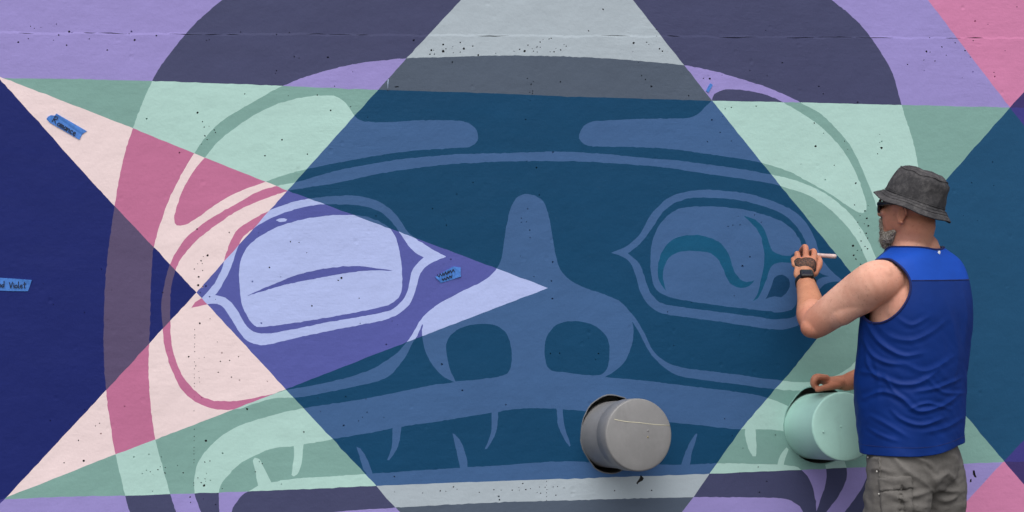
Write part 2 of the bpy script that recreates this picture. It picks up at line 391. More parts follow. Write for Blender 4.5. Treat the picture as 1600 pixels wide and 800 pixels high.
# the ones that stand out in the photograph
for x, y, r in [(92, 55, 1.6), (108, 50, 2.0), (104, 71, 1.5), (29, 66, 2.0), (168, 78, 1.5), (211, 63, 2.2), (244, 56, 1.5), (205, 49, 1.6), (229, 186, 1.8), (309, 176, 2.2), (319, 199, 1.2), (280, 238, 1.6), (308, 358, 1.8), (358, 363, 1.4),
                (674, 78, 2.0), (679, 85, 1.5), (692, 70, 2.0), (693, 80, 2.6), (725, 76, 2.2), (672, 85, 1.4), (739, 72, 1.6), (747, 86, 1.9), (707, 97, 2.0), (646, 63, 2.0), (512, 90, 1.8), (517, 172, 1.8), (440, 218, 1.6), (414, 243, 1.8), (480, 241, 1.5),
                (990, 67, 2.2), (820, 80, 2.4), (812, 77, 1.5), (825, 70, 1.2), (861, 60, 1.3), (866, 81, 1.5), (920, 48, 1.4), (1018, 135, 2.2), (1003, 118, 1.3), (862, 63, 1.2), (876, 78, 1.3), (838, 262, 1.8), (864, 238, 1.6), (830, 132, 1.6), (876, 128, 1.6), (832, 142, 1.3),
                (1030, 76, 1.6), (1035, 80, 1.4), (1009, 124, 1.3), (1109, 123, 2.0), (1099, 122, 1.3), (1112, 187, 1.6), (1524, 33, 1.9), (1508, 79, 1.5), (1448, 80, 2.0), (1445, 84, 1.3), (1555, 120, 1.6), (1520, 112, 1.3), (1377, 231, 2.4), (1378, 221, 1.4), (1274, 228, 2.2), (1290, 281, 1.6), (1337, 286, 2.0), (1340, 289, 1.5),
                (1280, 135, 1.6), (1340, 160, 1.5), (1352, 330, 1.9), (1354, 341, 2.0), (1357, 353, 1.8), (1333, 384, 2.4), (1334, 399, 1.8), (1345, 377, 1.4), (1355, 389, 1.5), (1340, 391, 1.2), (1335, 320, 1.3), (1353, 365, 1.6), (1356, 372, 1.3),
                (310, 433, 2.0), (310, 446, 2.4), (317, 448, 1.8), (322, 447, 2.2), (327, 464, 1.4), (330, 462, 1.2), (326, 466, 1.2), (324, 399, 2.0), (314, 407, 1.6), (254, 457, 1.8), (312, 505, 1.8), (295, 558, 1.6), (421, 418, 1.8), (394, 440, 1.6), (408, 505, 2.0),
                (341, 582, 1.4), (362, 589, 1.4), (347, 551, 1.5), (131, 720, 2.2), (158, 678, 1.6), (100, 723, 1.3), (149, 666, 1.1), (209, 714, 1.6), (321, 689, 2.4), (348, 708, 1.6), (319, 758, 2.4), (314, 754, 1.4), (322, 756, 1.2), (386, 639, 2.2), (297, 777, 1.5),
                (320, 722, 1.2), (298, 785, 1.2), (247, 734, 1.4), (232, 710, 1.3), (475, 675, 1.7), (690, 569, 2.4), (723, 610, 1.9), (790, 632, 1.6), (537, 665, 1.9), (540, 620, 1.5), (533, 434, 2.2), (487, 478, 1.6), (420, 418, 1.4), (616, 745, 1.5), (779, 776, 2.2), (780, 781, 1.5),
                (864, 410, 1.9), (862, 439, 1.6), (863, 467, 1.9), (874, 552, 1.4), (1160, 416, 2.2), (1172, 402, 1.6), (1138, 354, 1.2), (1145, 352, 1.1), (985, 640, 1.0), (1147, 462, 1.1), (1043, 487, 1.3), (405, 722, 1.3), (410, 724, 1.2), (399, 737, 1.4), (440, 756, 1.2), (1187, 770, 1.6), (1198, 752, 1.4),
                (1018, 766, 1.4), (960, 767, 1.3), (868, 774, 1.2), (822, 765, 1.4), (845, 771, 1.2), (1076, 150, 1.5), (1181, 166, 1.2), (1143, 168, 1.2), (1133, 170, 1.2), (705, 405, 1.5)]:
    pit(x + random.uniform(-.5, .5), y + random.uniform(-.5, .5), r * 0.86)
for pts in ([(1001, 742), (1006, 747), (1004, 751), (998, 754), (996, 757), (994, 755), (999, 748)], [(1520, 735), (1523, 735), (1524, 741), (1526, 746), (1523, 746), (1520, 741)], [(1516, 749), (1518, 748), (1518, 753), (1515, 754)],
            [(671, 82), (672.5, 84), (671.5, 87), (673, 90), (671, 90), (669.5, 86)], [(616, 135), (622, 134.5), (624, 136), (618, 137)]):
    PITS.append([(float(a), float(b)) for a, b in pts])
# clusters of small ones
for cx, cy, w_, h_, n_ in [(720, 78, 50, 12, 16), (850, 75, 40, 10, 26), (830, 130, 10, 30, 8), (1370, 225, 8, 18, 9), (1350, 360, 10, 50, 16), (312, 590, 5, 55, 10), (312, 430, 8, 40, 9), (320, 210, 12, 20, 12), (830, 765, 70, 9, 24), (680, 770, 60, 9, 10),
                           (320, 745, 16, 22, 10), (250, 735, 40, 22, 14), (100, 55, 90, 18, 12), (1460, 80, 60, 40, 14), (1540, 60, 40, 50, 12), (520, 130, 120, 40, 14), (830, 340, 14, 160, 22), (440, 400, 60, 50, 7), (1280, 220, 60, 60, 10), (1160, 350, 20, 15, 6), (560, 640, 100, 20, 10),
                           (330, 760, 90, 30, 10), (140, 650, 80, 50, 10), (1000, 60, 80, 30, 10), (1190, 100, 120, 40, 8), (400, 60, 110, 50, 10), (1150, 690, 50, 40, 8), (360, 580, 60, 60, 12), (600, 470, 200, 80, 14), (1000, 560, 150, 60, 10), (1540, 320, 50, 120, 7), (90, 450, 80, 120, 8), (700, 330, 120, 60, 8), (1130, 200, 60, 40, 6)]:
    for i in range(int(n_ * .75)):
        pit(random.gauss(cx, w_ * 0.55), random.gauss(cy, h_ * 0.55), random.uniform(0.55, 1.05), random.uniform(1, 1.5))
# the pour joint along the top, broken up into short hair cracks
def seam_y(x): return 51.5 + 0.0052 * x + 1.4 * noise.noise((x * 0.011, 3.1, 0)) * 2 + 0.9 * noise.noise((x * 0.06, 7.7, 0))
x = -560.0
while x < 2050:
    L = random.uniform(14, 60)
    if random.random() < 0.72:
        n_ = max(4, int(L / 5))
        top, bot = [], []
        for i in range(n_ + 1):
            xx = x + L * i / n_
            w_ = (0.40 + 0.80 * abs(noise.noise((xx * 0.05, 1.3, 2)))) * math.sin(math.pi * (0.06 + 0.88 * i / n_))
            yy = seam_y(xx)
            top.append((xx, yy - w_)); bot.append((xx, yy + w_))
        PITS.append(top + bot[::-1])
    x += L + random.uniform(2, 9)
# a dotted form-tie joint on the lower left
for yy in range(515, 772, 7):
    if random.random() < 0.8: pit(304 + 0.6 * random.random() - 0.006 * (yy - 500), yy + random.uniform(-2, 2), 0.62, 1.7, 1.57)
for yy in range(752, 784, 6): pit(854, yy, 0.5, 2.0, 1.57)

HOLE1 = dict(c=(955.5, 678.5), rx=47.0, ry=60.5)
HOLE2 = dict(c=(1280.5, 664.0), rx=54.0, ry=60.0)
def hole_poly(h, n_=44):
    out = []
    for i in range(n_):
        a = 2 * math.pi * i / n_
        k = 1 + 0.022 * noise.noise((math.cos(a) * 2.3 + h['c'][0], math.sin(a) * 2.3, 0)) * 2 + random.uniform(-.006, .006)
        out.append((h['c'][0] + h['rx'] * k * math.cos(a), h['c'][1] + h['ry'] * k * math.sin(a)))
    return out
HOLES = [hole_poly(HOLE1), hole_poly(HOLE2)]
# keep small openings from overlapping one another or the sleeves
boxes = []
keep = []
for pts in PITS:
    xs = [p_[0] for p_ in pts]; ys = [p_[1] for p_ in pts]
    b_ = (min(xs) - .6, min(ys) - .6, max(xs) + .6, max(ys) + .6)
    if any(not (b_[2] < q[0] or q[2] < b_[0] or b_[3] < q[1] or q[3] < b_[1]) for q in boxes): continue
    if any(math.hypot((b_[0] - h['c'][0]) / (h['rx'] + 8), (b_[1] - h['c'][1]) / (h['ry'] + 8)) < 1 for h in (HOLE1, HOLE2)): continue
    boxes.append(b_); keep.append(pts)
PITS = keep

# ------------------------------------------------------------------ cut the skin of the wall into its painted shapes
S0, S1w, ZT = -3.1, 4.3, 3.3
verts, edges = [], []
def add_loop(pxpts, closed):
    b0 = len(verts)
    for p_ in pxpts:
        verts.append(px2wall(*p_))
    n_ = len(pxpts)
    for i in range(n_ if closed else n_ - 1):
        edges.append((b0 + i, b0 + (i + 1) % n_))
for poly, o_ in FACE_OPS: add_loop(poly, True)
for poly, o_ in STROKES: add_loop(poly, True)
for pl in LINES.values(): add_loop(pl, False)
add_loop(SPIKE_P, True)
for pts in PITS: add_loop(pts, True)
for pts in HOLES: add_loop(pts, True)
b0 = len(verts)
verts += [(S0, 0.0), (S1w, 0.0), (S1w, ZT), (S0, ZT)]
edges += [(b0, b0 + 1), (b0 + 1, b0 + 2), (b0 + 2, b0 + 3), (b0 + 3, b0)]
vo, eo, fo, _, _, _ = delaunay_2d_cdt([Vector(v) for v in verts], edges, [], 0, 1e-6, False)
V = np.array([(v.x, v.y) for v in vo])
Fc = np.array([list(f) for f in fo])
cen = V[Fc].mean(1)
ok = (cen[:, 0] > S0) & (cen[:, 0] < S1w) & (cen[:, 1] > 0) & (cen[:, 1] < ZT)
e1 = V[Fc[:, 1]] - V[Fc[:, 0]]; e2 = V[Fc[:, 2]] - V[Fc[:, 0]]
area = e1[:, 0] * e2[:, 1] - e1[:, 1] * e2[:, 0]
Fc[area < 0] = Fc[area < 0][:, ::-1]
ok &= np.abs(area) > 1e-10
Fc, cen = Fc[ok], cen[ok]
Yd = WD + cen[:, 0] * ST
CX = 800 + FPX * cen[:, 0] * CT / Yd
CY = 400 - FPX * (cen[:, 1] - CAM_Z) / Yd

face = np.zeros(len(Fc), bool)
for poly, o_ in FACE_OPS:
    m = inside(poly, CX, CY)
    face = (face ^ m) if o_ == 'xor' else (face | m)
sA, sB, sC, sD = (CY > yline(k, CX) for k in 'ABCD')
between = (CY > yline('H1', CX)) & (CY < yline('H2', CX))
spike = inside(SPIKE_P, CX, CY)
elp = sorted([(p_[1], p_[0]) for p_ in LINES['E']])
beyond = CX > np.interp(CY, [p_[0] for p_ in elp], [p_[1] for p_ in elp])
ring = inside(FACE_OPS[0][0], CX, CY)
left = sA & ~sB
right = ~sC & sD
centre = sB & ~sA & sC & ~sD
names = list(PAL)
ci = {n_: i for i, n_ in enumerate(names)}
cls = np.zeros(len(Fc), int)
def put(mask, ground, figure):
    cls[mask & ~face] = ci[ground]
    cls[mask & face] = ci[figure]
o_ = ~(left | right | centre)
put(o_ & spike, 'cream', 'rose')
put(o_ & ~spike & between, 'sage', 'mint')
put(o_ & ~spike & ~between, 'lavender', 'slate')
put(o_ & ~spike & ~between & beyond, 'pink', 'pink')
put(left & spike, 'navy', 'mauve')
put(left & ~spike, 'indigo', 'mauve')
put(centre & spike, 'violet', 'periwinkle')
put(centre & ~spike & between, 'teal', 'steel')
put(centre & ~spike & ~between, 'dark_grey', 'pale_grey')
put(right & between, 'deep_blue', 'deep_blue')
put(right & between & beyond, 'indigo', 'indigo')
put(right & ~between, 'plum', 'plum')
for poly, n_ in STROKES:
    cls[inside(poly, CX, CY)] = ci[n_]
void = np.zeros(len(Fc), bool)
pitm = np.zeros(len(Fc), bool)
for pts in PITS:
    xs = [p_[0] for p_ in pts]; ys = [p_[1] for p_ in pts]
    sel = np.where((CX > min(xs)) & (CX < max(xs)) & (CY > min(ys)) & (CY < max(ys)))[0]
    if len(sel): pitm[sel] |= inside(pts, CX[sel], CY[sel])
for pts in HOLES: void |= inside(pts, CX, CY)
cls[void | pitm] = -1

# connected pieces of one colour
par = list(range(len(Fc)))
def find(a):
    while par[a] != a:
        par[a] = par[par[a]]; a = par[a]
    return a
emap = {}
for i, f in enumerate(Fc):
    for a, b in ((f[0], f[1]), (f[1], f[2]), (f[2], f[0])):
        k = (min(a, b), max(a, b))
        if k in emap:
            j = emap[k]
            if cls[i] == cls[j] and cls[i] >= 0: par[find(i)] = find(j)
        else: emap[k] = i
groups = {}
for i in range(len(Fc)):
    if cls[i] >= 0: groups.setdefault(find(i), []).append(i)

# ------------------------------------------------------------------ the wall
conc = simple_mat('bare_concrete', (128, 126, 122), 0.85, 0.15, 6.0, 0.4, 60.0, 0.2)
DEPTH, BACK = 0.16, 0.45
hollow = [px2wall(*p_) for p_ in ()]
wv = [(S0, DEPTH, 0), (S1w, DEPTH, 0), (S1w, DEPTH, ZT), (S0, DEPTH, ZT), (S0, BACK, 0), (S1w, BACK, 0), (S1w, BACK, ZT), (S0, BACK, ZT),
      (S0, 0, 0), (S1w, 0, 0), (S1w, 0, ZT), (S0, 0, ZT)]
wf = [(0, 1, 2, 3), (5, 4, 7, 6), (4, 0, 3, 7), (1, 5, 6, 2), (3, 2, 6, 7), (0, 4, 5, 1), (8, 0, 3, 11), (1, 9, 10, 2), (11, 3, 2, 10), (8, 9, 1, 0)]
wall = mesh_ob('concrete_wall', wv, wf, conc)
wall.matrix_world = WALL_M
tag(wall, 'tall concrete wall painted with a huge geometric animal face mural', 'wall', kind='thing')

def smallest_first(kv): return -len(kv[1])
for root, tris in sorted(groups.items(), key=smallest_first):
    t_ = np.array(tris)
    a_ = sum(abs(np.cross(V[Fc[i][1]] - V[Fc[i][0]], V[Fc[i][2]] - V[Fc[i][0]])) for i in tris) / 2
    used = {}
    vs_, fs_ = [], []
    for i in tris:
        ff = []
        for v_ in Fc[i]:
            if v_ not in used:
                used[v_] = len(vs_); vs_.append((V[v_][0], 0.0, V[v_][1]))
            ff.append(used[v_])
        fs_.append(ff)
    cn = names[cls[tris[0]]]
    if a_ < 6e-5:                       # slivers: keep them, joined to nothing, as specks of paint
        nm = cn + '_paint_speck'
    else: nm = cn + '_paint_shape'
    mesh_ob(nm, vs_, fs_, PAINT[cn], wall)

# the pits themselves: little cups of bare concrete, depth shade painted into its colour
pit_m = simple_mat('pit_shade_concrete', (62, 60, 60), 0.95, 0.25, 40.0, 0, 60, 0.1)
DARK = {'slate', 'dark_grey', 'navy', 'mauve', 'violet', 'teal', 'steel', 'wet_teal', 'deep_blue', 'plum', 'indigo', 'stroke_teal', 'rose'}
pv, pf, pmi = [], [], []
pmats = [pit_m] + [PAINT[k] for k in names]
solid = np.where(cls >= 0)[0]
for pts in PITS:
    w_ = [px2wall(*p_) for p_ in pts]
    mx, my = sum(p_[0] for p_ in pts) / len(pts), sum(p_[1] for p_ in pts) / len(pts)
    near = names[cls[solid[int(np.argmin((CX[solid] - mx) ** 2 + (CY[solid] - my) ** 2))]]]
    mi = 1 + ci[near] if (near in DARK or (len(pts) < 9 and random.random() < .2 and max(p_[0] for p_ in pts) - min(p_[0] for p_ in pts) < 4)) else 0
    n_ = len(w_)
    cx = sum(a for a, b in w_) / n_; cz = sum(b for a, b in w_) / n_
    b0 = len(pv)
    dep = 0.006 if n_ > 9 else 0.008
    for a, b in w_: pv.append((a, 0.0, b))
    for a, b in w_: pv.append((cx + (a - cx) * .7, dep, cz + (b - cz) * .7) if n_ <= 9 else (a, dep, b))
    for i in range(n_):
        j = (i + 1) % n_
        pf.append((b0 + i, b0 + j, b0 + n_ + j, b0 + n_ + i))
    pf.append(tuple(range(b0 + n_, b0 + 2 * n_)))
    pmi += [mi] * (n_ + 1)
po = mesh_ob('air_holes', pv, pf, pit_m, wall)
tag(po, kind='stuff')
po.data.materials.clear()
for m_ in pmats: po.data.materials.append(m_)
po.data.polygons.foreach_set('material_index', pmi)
# ------------------------------------------------------------------ small builders
def frame_from(axis, up=Vector((0, 0, 1))):
    a = axis.normalized()
    s_ = a.cross(up)
    if s_.length < 1e-4: s_ = a.cross(Vector((1, 0, 0)))
    s_.normalize()
    return a, s_, s_.cross(a)

def tube(pts, rads, n=14, cap=True, flat=None):
    """swept tube through pts; flat = list of (kx, ky) scale of the section"""
    V_, F_ = [], []
    m_ = len(pts)
    prev = None
    for i, p_ in enumerate(pts):
        d = (pts[min(i + 1, m_ - 1)] - pts[max(i - 1, 0)]).normalized()
        if prev is None: _, s_, u_ = frame_from(d)
        else:
            s_ = (prev - d * prev.dot(d)).normalized(); u_ = s_.cross(d)
        prev = s_
        r = rads[i] if hasattr(rads, '__len__') else rads
        for k in range(n):
            a = 2 * math.pi * k / n
            V_.append(p_ + s_ * (r * math.cos(a)) + u_ * (r * math.sin(a)))
    for i in range(m_ - 1):
        for k in range(n):
            k2 = (k + 1) % n
            F_.append((i * n + k, i * n + k2, (i + 1) * n + k2, (i + 1) * n + k))
    if cap:
        F_.append(tuple(range(n))[::-1]); F_.append(tuple(range((m_ - 1) * n, m_ * n)))
    return V_, F_

def lathe(profile, base, axis, n=64, up=Vector((0, 0, 1)), wob=None):
    """profile: (radius, height along axis) list; open ends are closed when radius is 0"""
    a, s_, u_ = frame_from(axis, up)
    V_, F_ = [], []
    for i, (r, h) in enumerate(profile):
        for k in range(n):
            t = 2 * math.pi * k / n
            rr, hh = (wob(r, h, t) if wob else (r, h))
            V_.append(base + a * hh + s_ * (rr * math.cos(t)) + u_ * (rr * math.sin(t)))
    for i in range(len(profile) - 1):
        for k in range(n):
            k2 = (k + 1) % n
            F_.append((i * n + k, i * n + k2, (i + 1) * n + k2, (i + 1) * n + k))
    return V_, F_

def join(*parts):
    V_, F_ = [], []
    for v, f in parts:
        b_ = len(V_)
        V_ += list(v); F_ += [tuple(i + b_ for i in q) for q in f]
    return V_, F_

def wallpt(px, py, out=0.0):
    s_, z_ = px2wall(px, py)
    return Vector((s_ * CT + out * ST, WD + s_ * ST - out * CT, z_))

# ------------------------------------------------------------------ sleeves round the pipes (parts of the wall)
def rim(hole, mat_rim, mat_in, seed):
    w_ = [px2wall(*p_) for p_ in hole]
    n_ = len(w_)
    cx = sum(a for a, b in w_) / n_; cz = sum(b for a, b in w_) / n_
    V_, F_ = [], []
    for k, (a, b) in enumerate(w_):
        for j, (sc, y_) in enumerate(((1.0, DEPTH), (1.0, 0.0), (1.0, -0.002), (1.014, -0.003), (1.036, 0.0005))):
            q = noise.noise((a * 30 + seed, b * 30, j))
            k2 = sc + (0.022 * q if j >= 3 else 0)
            y2 = y_ + (0.002 * q if j in (2, 3) else 0)
            V_.append((cx + (a - cx) * k2, y2, cz + (b - cz) * k2))
    for k in range(n_):
        k2 = (k + 1) % n_
        for j in range(4):
            F_.append((k * 5 + j, k * 5 + j + 1, k2 * 5 + j + 1, k2 * 5 + j))
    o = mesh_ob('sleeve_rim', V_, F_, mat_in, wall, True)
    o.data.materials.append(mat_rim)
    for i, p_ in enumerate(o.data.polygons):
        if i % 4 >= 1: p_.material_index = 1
    return o
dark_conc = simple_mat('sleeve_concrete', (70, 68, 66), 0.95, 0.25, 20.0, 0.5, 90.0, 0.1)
rim_grey = simple_mat('smeared_mortar', (104, 106, 110), 0.85, 0.22, 30.0, 0.6, 120.0, 0.2)
rim(HOLES[0], rim_grey, dark_conc, 1.0)
rim(HOLES[1], PAINT['sage'], dark_conc, 5.0)

# ------------------------------------------------------------------ capped pipes
def pipe_mat(name, rgb, var):
    t = NT(name)
    c_ = lin(rgb)
    f = t.noise(7.0, 5.0, 0.6)
    g_ = t.noise(60.0, 4.0, 0.65)
    col = t.ramp(t.math('ADD', t.math('MULTIPLY', f, .7), t.math('MULTIPLY', g_, .3)), [(0.3, val(c_, 1 - var)), (0.7, val(c_, 1 + var))])
    st = t.ramp(t.noise(10.0, 5.0, 0.7, coordscale=(1.5, 1.5, .35)), [(0.58, (0, 0, 0)), (0.75, (1, 1, 1))])
    col = t.mix(t.math('MULTIPLY', st, 0.28), col, val(c_, 0.6))
    t.l(col, t.b.inputs['Base Color'])
    t.b.inputs['Roughness'].default_value = 0.36
    t.b.inputs['Specular IOR Level'].default_value = 0.35
    t.l(t.bump(t.noise(4.0, 2.0), 0.25, 0.01, t.bump(g_, 0.25, 0.0016)), t.b.inputs['Normal'])
    return t.m

def pipe(base, front, R, mat, label, collar):
    ax = front - base
    L = ax.length
    root = empty('capped_pipe', base)
    tag(root, label, 'pipe')
    back = -0.12
    r0 = R * (0.955 if collar else 0.995)
    Lc = L * (0.62 if collar else 0.90)
    def wb(r, h, t): return r * (1 + 0.004 * math.sin(2 * t + 1) + 0.002 * math.sin(5 * t)), h
    body = lathe([(r0, back), (r0, 0.0), (r0, Lc * .5), (r0, Lc * .8), (r0 * 1.0, Lc + 0.004)], Vector(), ax, 72, wob=wb)
    mesh_ob('barrel', *body, mat, root, True)
    e = 0.007
    prof = [(r0, Lc - 0.002), (R - 0.003, Lc), (R, Lc + 0.004), (R, L - e)] if collar else [(r0 * 1.0005, Lc + .003), (R, Lc + .006), (R, L - e)]
    prof += [(R - e + e * math.cos(a), L - e + e * math.sin(a)) for a in (0.4, 0.8, 1.2, 1.5)]
    prof += [(R * (1 - k / 10), L + 0.0095 * (1 - (1 - k / 10) ** 2)) for k in range(1, 10)] + [(0.0005, L + 0.0095)]
    cap = mesh_ob('end_cap', *lathe(prof, Vector(), ax, 72, wob=wb), mat, root, True)
    return root, cap, ax.normalized(), L

pg_m = pipe_mat('grey_pipe_paint', (126, 125, 125), 0.13)
pm_m = pipe_mat('mint_pipe_paint', (170, 212, 200), 0.05)
b1 = wallpt(958, 679); f1 = P(998.8, 679.5, 4.62)
p1, cap1, ax1, L1 = pipe(b1, f1, 0.1312, pg_m, 'grey capped pipe sticking out of the mural under the nostrils', True)
b2 = wallpt(1273, 666); f2 = P(1319.5, 666.5, 4.76)
p2, cap2, ax2, L2 = pipe(b2, f2, 0.1285, pm_m, 'mint green capped pipe under the man’s hand'.replace('’', "'"), False)

def on_cap(base, front, ax, L, px, py, out=0.004):
    """point on the plane of the cap as measured in the photograph, in pipe coordinates"""
    o_ = Vector((0, 0, CAM_Z)); d = (P(px, py, 4.0) - o_)
    q0 = front + ax * out
    t = (q0 - o_).dot(ax) / d.dot(ax)
    return o_ + d * t - base
line = [(959.5, 655), (968, 657), (980, 659), (1000, 660.5), (1015, 662.5), (1030, 664), (1046, 664.5)]
def dome(px, py, cx_, cy_, r_): return 0.0095 * max(0, 1 - ((px - cx_) ** 2 / (.9 * r_) ** 2 + (py - cy_) ** 2 / r_ ** 2))
pts = [on_cap(b1, f1, ax1, L1, a, b, dome(a, b, 998.8, 679.5, 56.8)) for a, b in line]
mesh_ob('chalk_line', *tube(pts, 0.0013, 6), simple_mat('yellowed_paint', (196, 190, 164), .7, .12), p1, True)
def blob(base, front, ax, L, px, py, r, mat, parent, nm):
    q = on_cap(base, front, ax, L, px, py, 0.0080)
    V_, F_ = lathe([(r, -0.001), (r * .85, r * .45), (r * .45, r * .75), (0.0003, r * .8)], q, ax, 9)
    return mesh_ob(nm, V_, F_, mat, parent, True)
blob(b1, f1, ax1, L1, 1012, 673, 0.0045, pg_m, p1, 'weld_spot')
blob(b1, f1, ax1, L1, 1012, 683, 0.004, simple_mat('rusty_spot', (132, 124, 96), .8), p1, 'rust_spot')
blob(b2, f2, ax2, L2, 1314, 667, 0.0055, pm_m, p2, 'weld_spot')
blob(b2, f2, ax2, L2, 1286.5, 675, 0.004, pm_m, p2, 'weld_spot')

# ------------------------------------------------------------------ blue masking tape with colour names
def tape_mat(name, rgb):
    t = NT(name)
    c_ = lin(rgb)
    f = t.noise(60.0, 4.0, 0.6, coordscale=(2.0, 1, 1))
    t.l(t.ramp(f, [(0.3, val(c_, .82)), (0.7, val(c_, 1.2))]), t.b.inputs['Base Color'])
    t.b.inputs['Roughness'].default_value = 0.6
    t.l(t.bump(t.noise(420.0, 2.0, coordscale=(1, 1, .25)), 0.4, 0.001), t.b.inputs['Normal'])
    return t.m
tape_m = tape_mat('blue_crepe_tape', (62, 118, 196))
ink = simple_mat('black_ink', (12, 16, 34), 0.5, 0.05)
def tape(poly, label):
    w_ = [px2wall(*p_) for p_ in poly]
    n_ = len(w_)
    cx = sum(a for a, b in w_) / n_; cz = sum(b for a, b in w_) / n_
    base = WALL_M @ Vector((cx, 0, cz))
    root = empty('masking_tape', base)
    root.rotation_euler = (0, 0, TH)
    tag(root, label, 'tape')
    V_ = [(a - cx, -0.0014 - 0.0030 * random.random() ** 2, b - cz) for i, (a, b) in enumerate(w_)] + [(a - cx, -0.0003, b - cz) for a, b in w_]
    F_ = [tuple(range(n_))] + [(i, (i + 1) % n_, n_ + (i + 1) % n_, n_ + i) for i in range(n_)]
    bm = bmesh.new()
    vs_ = [bm.verts.new(v) for v in V_]
    for f in F_: bm.faces.new([vs_[i] for i in f])
    bmesh.ops.recalc_face_normals(bm, faces=bm.faces[:])
    bmesh.ops.triangulate(bm, faces=[f for f in bm.faces if len(f.verts) > 4])
    me = bpy.data.meshes.new('strip'); bm.to_mesh(me); bm.free()
    me.materials.append(tape_m)
    o = bpy.data.objects.new('strip', me); COL.objects.link(o); o.parent = root
    return root, cx, cz
def ribbon(root, cx, cz, strokes, width, nm='writing'):
    V_, F_ = [], []
    for st in strokes:
        w_ = [px2wall(*p_) for p_ in st]
        for i in range(len(w_) - 1):
            (a0, b0_), (a1, b1_) = w_[i], w_[i + 1]
            d = math.hypot(a1 - a0, b1_ - b0_) or 1e-6
            ex, ez = (a1 - a0) / d * width * .4, (b1_ - b0_) / d * width * .4
            nx, nz = -(b1_ - b0_) / d * width / 2, (a1 - a0) / d * width / 2
            k = len(V_)
            y_ = -0.0046 - 0.00002 * (k // 4 % 7)
            V_ += [(a0 - ex - nx - cx, y_, b0_ - ez - nz - cz), (a1 + ex - nx - cx, y_, b1_ + ez - nz - cz), (a1 + ex + nx - cx, y_, b1_ + ez + nz - cz), (a0 - ex + nx - cx, y_, b0_ - ez + nz - cz)]
            F_.append((k, k + 1, k + 2, k + 3))
    return mesh_ob(nm, V_, F_, ink, root)
GL = {  # hand lettering, unit height, y up
    'R': [[(.05, 0), (.08, .95)], [(.0, .85), (.35, 1), (.55, .8), (.42, .58), (.1, .45)], [(.2, .45), (.62, .05)]],
    'o': [[(.3, .5), (.08, .38), (.05, .12), (.25, 0), (.42, .12), (.42, .38), (.28, .5)]],
    'm': [[(.0, .5), (.05, 0)], [(.04, .35), (.2, .5), (.25, 0)], [(.25, .35), (.42, .5), (.48, 0)]],
    'a': [[(.38, .45), (.15, .48), (.03, .2), (.15, 0), (.35, .15), (.4, .48), (.42, 0)]],
    'n': [[(.0, .5), (.04, 0)], [(.04, .32), (.25, .5), (.36, .35), (.38, 0)]],
    'c': [[(.38, .42), (.2, .52), (.04, .3), (.12, .02), (.4, .08)]],
    'e': [[(.05, .25), (.35, .32), (.3, .5), (.12, .48), (.04, .2), (.18, 0), (.42, .08)]],
    'd': [[(.36, .35), (.15, .45), (.02, .2), (.15, 0), (.36, .12)], [(.42, 1), (.38, 0)]],
    'V': [[(.0, .9), (.22, 0), (.5, .95)]],
    'i': [[(.08, .5), (.12, 0)], [(.08, .72), (.1, .66)]],
    'l': [[(.1, 1), (.1, .05), (.25, 0)]],
    't': [[(.2, .95), (.18, .05), (.35, 0)], [(.0, .6), (.42, .66)]],
}
def letters(word, x0, y0, ang, size, adv):
    ca, sa = math.cos(ang), math.sin(ang)
    out, x = [], 0.0
    for ch in word:
        if ch == ' ': x += .45 * size; continue
        for st in GL[ch]:
            out.append([(x0 + (x + a * size) * ca + b * size * sa, y0 + (x + a * size) * sa - b * size * ca) for a, b in st])
        x += (max(a for st in GL[ch] for a, b in st) + adv) * size
    return out
r_, cx, cz = tape([(72.7, 186), (75, 182.5), (80, 180), (85.4, 180.6), (88.4, 177.5), (136, 205), (130, 208.5), (128, 211), (124, 218.4), (77.5, 191.5)], 'blue tape strip reading Romance on the pale pink spike')
ribbon(r_, cx, cz, letters('R', 81, 190, math.radians(31), 10.5, .05) + letters('omance', 88.5, 195.5, math.radians(31), 10.5, .12), 0.0027)
r_, cx, cz = tape([(-30, 432.5), (0, 434), (25, 435.5), (50, 437.5), (47, 446), (43.7, 455), (20, 454.8), (0, 454), (-30, 453)], 'blue tape strip reading Violet on the dark navy triangle')
ribbon(r_, cx, cz, letters('od', -2.5, 448.5, 0.03, 9.5, .1) + letters('Violet', 15, 450, 0.0, 9.8, .10), 0.0026)
r_, cx, cz = tape([(680, 433), (694, 424.5), (708, 416.5), (720, 418), (719.5, 425), (720, 432), (704, 437.5), (688.5, 442), (684, 437)], 'small blue tape piece with scribbled words on the violet eye corner')
zig = []
for (xa, ya, xb, yb, n_, hh) in ((683.5, 431, 709.5, 422, 13, 2.6), (690.5, 437.5, 706.5, 431, 8, 2.0)):
    zz = []
    for i in range(n_ + 1):
        t_ = i / n_
        zz.append((xa + (xb - xa) * t_ + random.uniform(-.5, .5), ya + (yb - ya) * t_ + (hh if i % 2 else -hh) * random.uniform(.6, 1.1)))
    zig.append(zz)
ribbon(r_, cx, cz, zig, 0.0030)
tape([(1103, 142), (1106, 136), (1109.5, 130), (1113.4, 132.7), (1110, 139), (1106.7, 145)], 'tiny unmarked blue tape scrap on the lilac wedge')
# a dried drip of lilac paint
dr = mesh_ob('paint_drip', *tube([Vector((a, -0.0004, b)) for a, b in (px2wall(606.6, 124), px2wall(606.2, 131), px2wall(606.0, 141))], [0.0016, 0.0018, 0.0024], 8), paint_mat('drip_paint', (150, 165, 190)), wall, True)
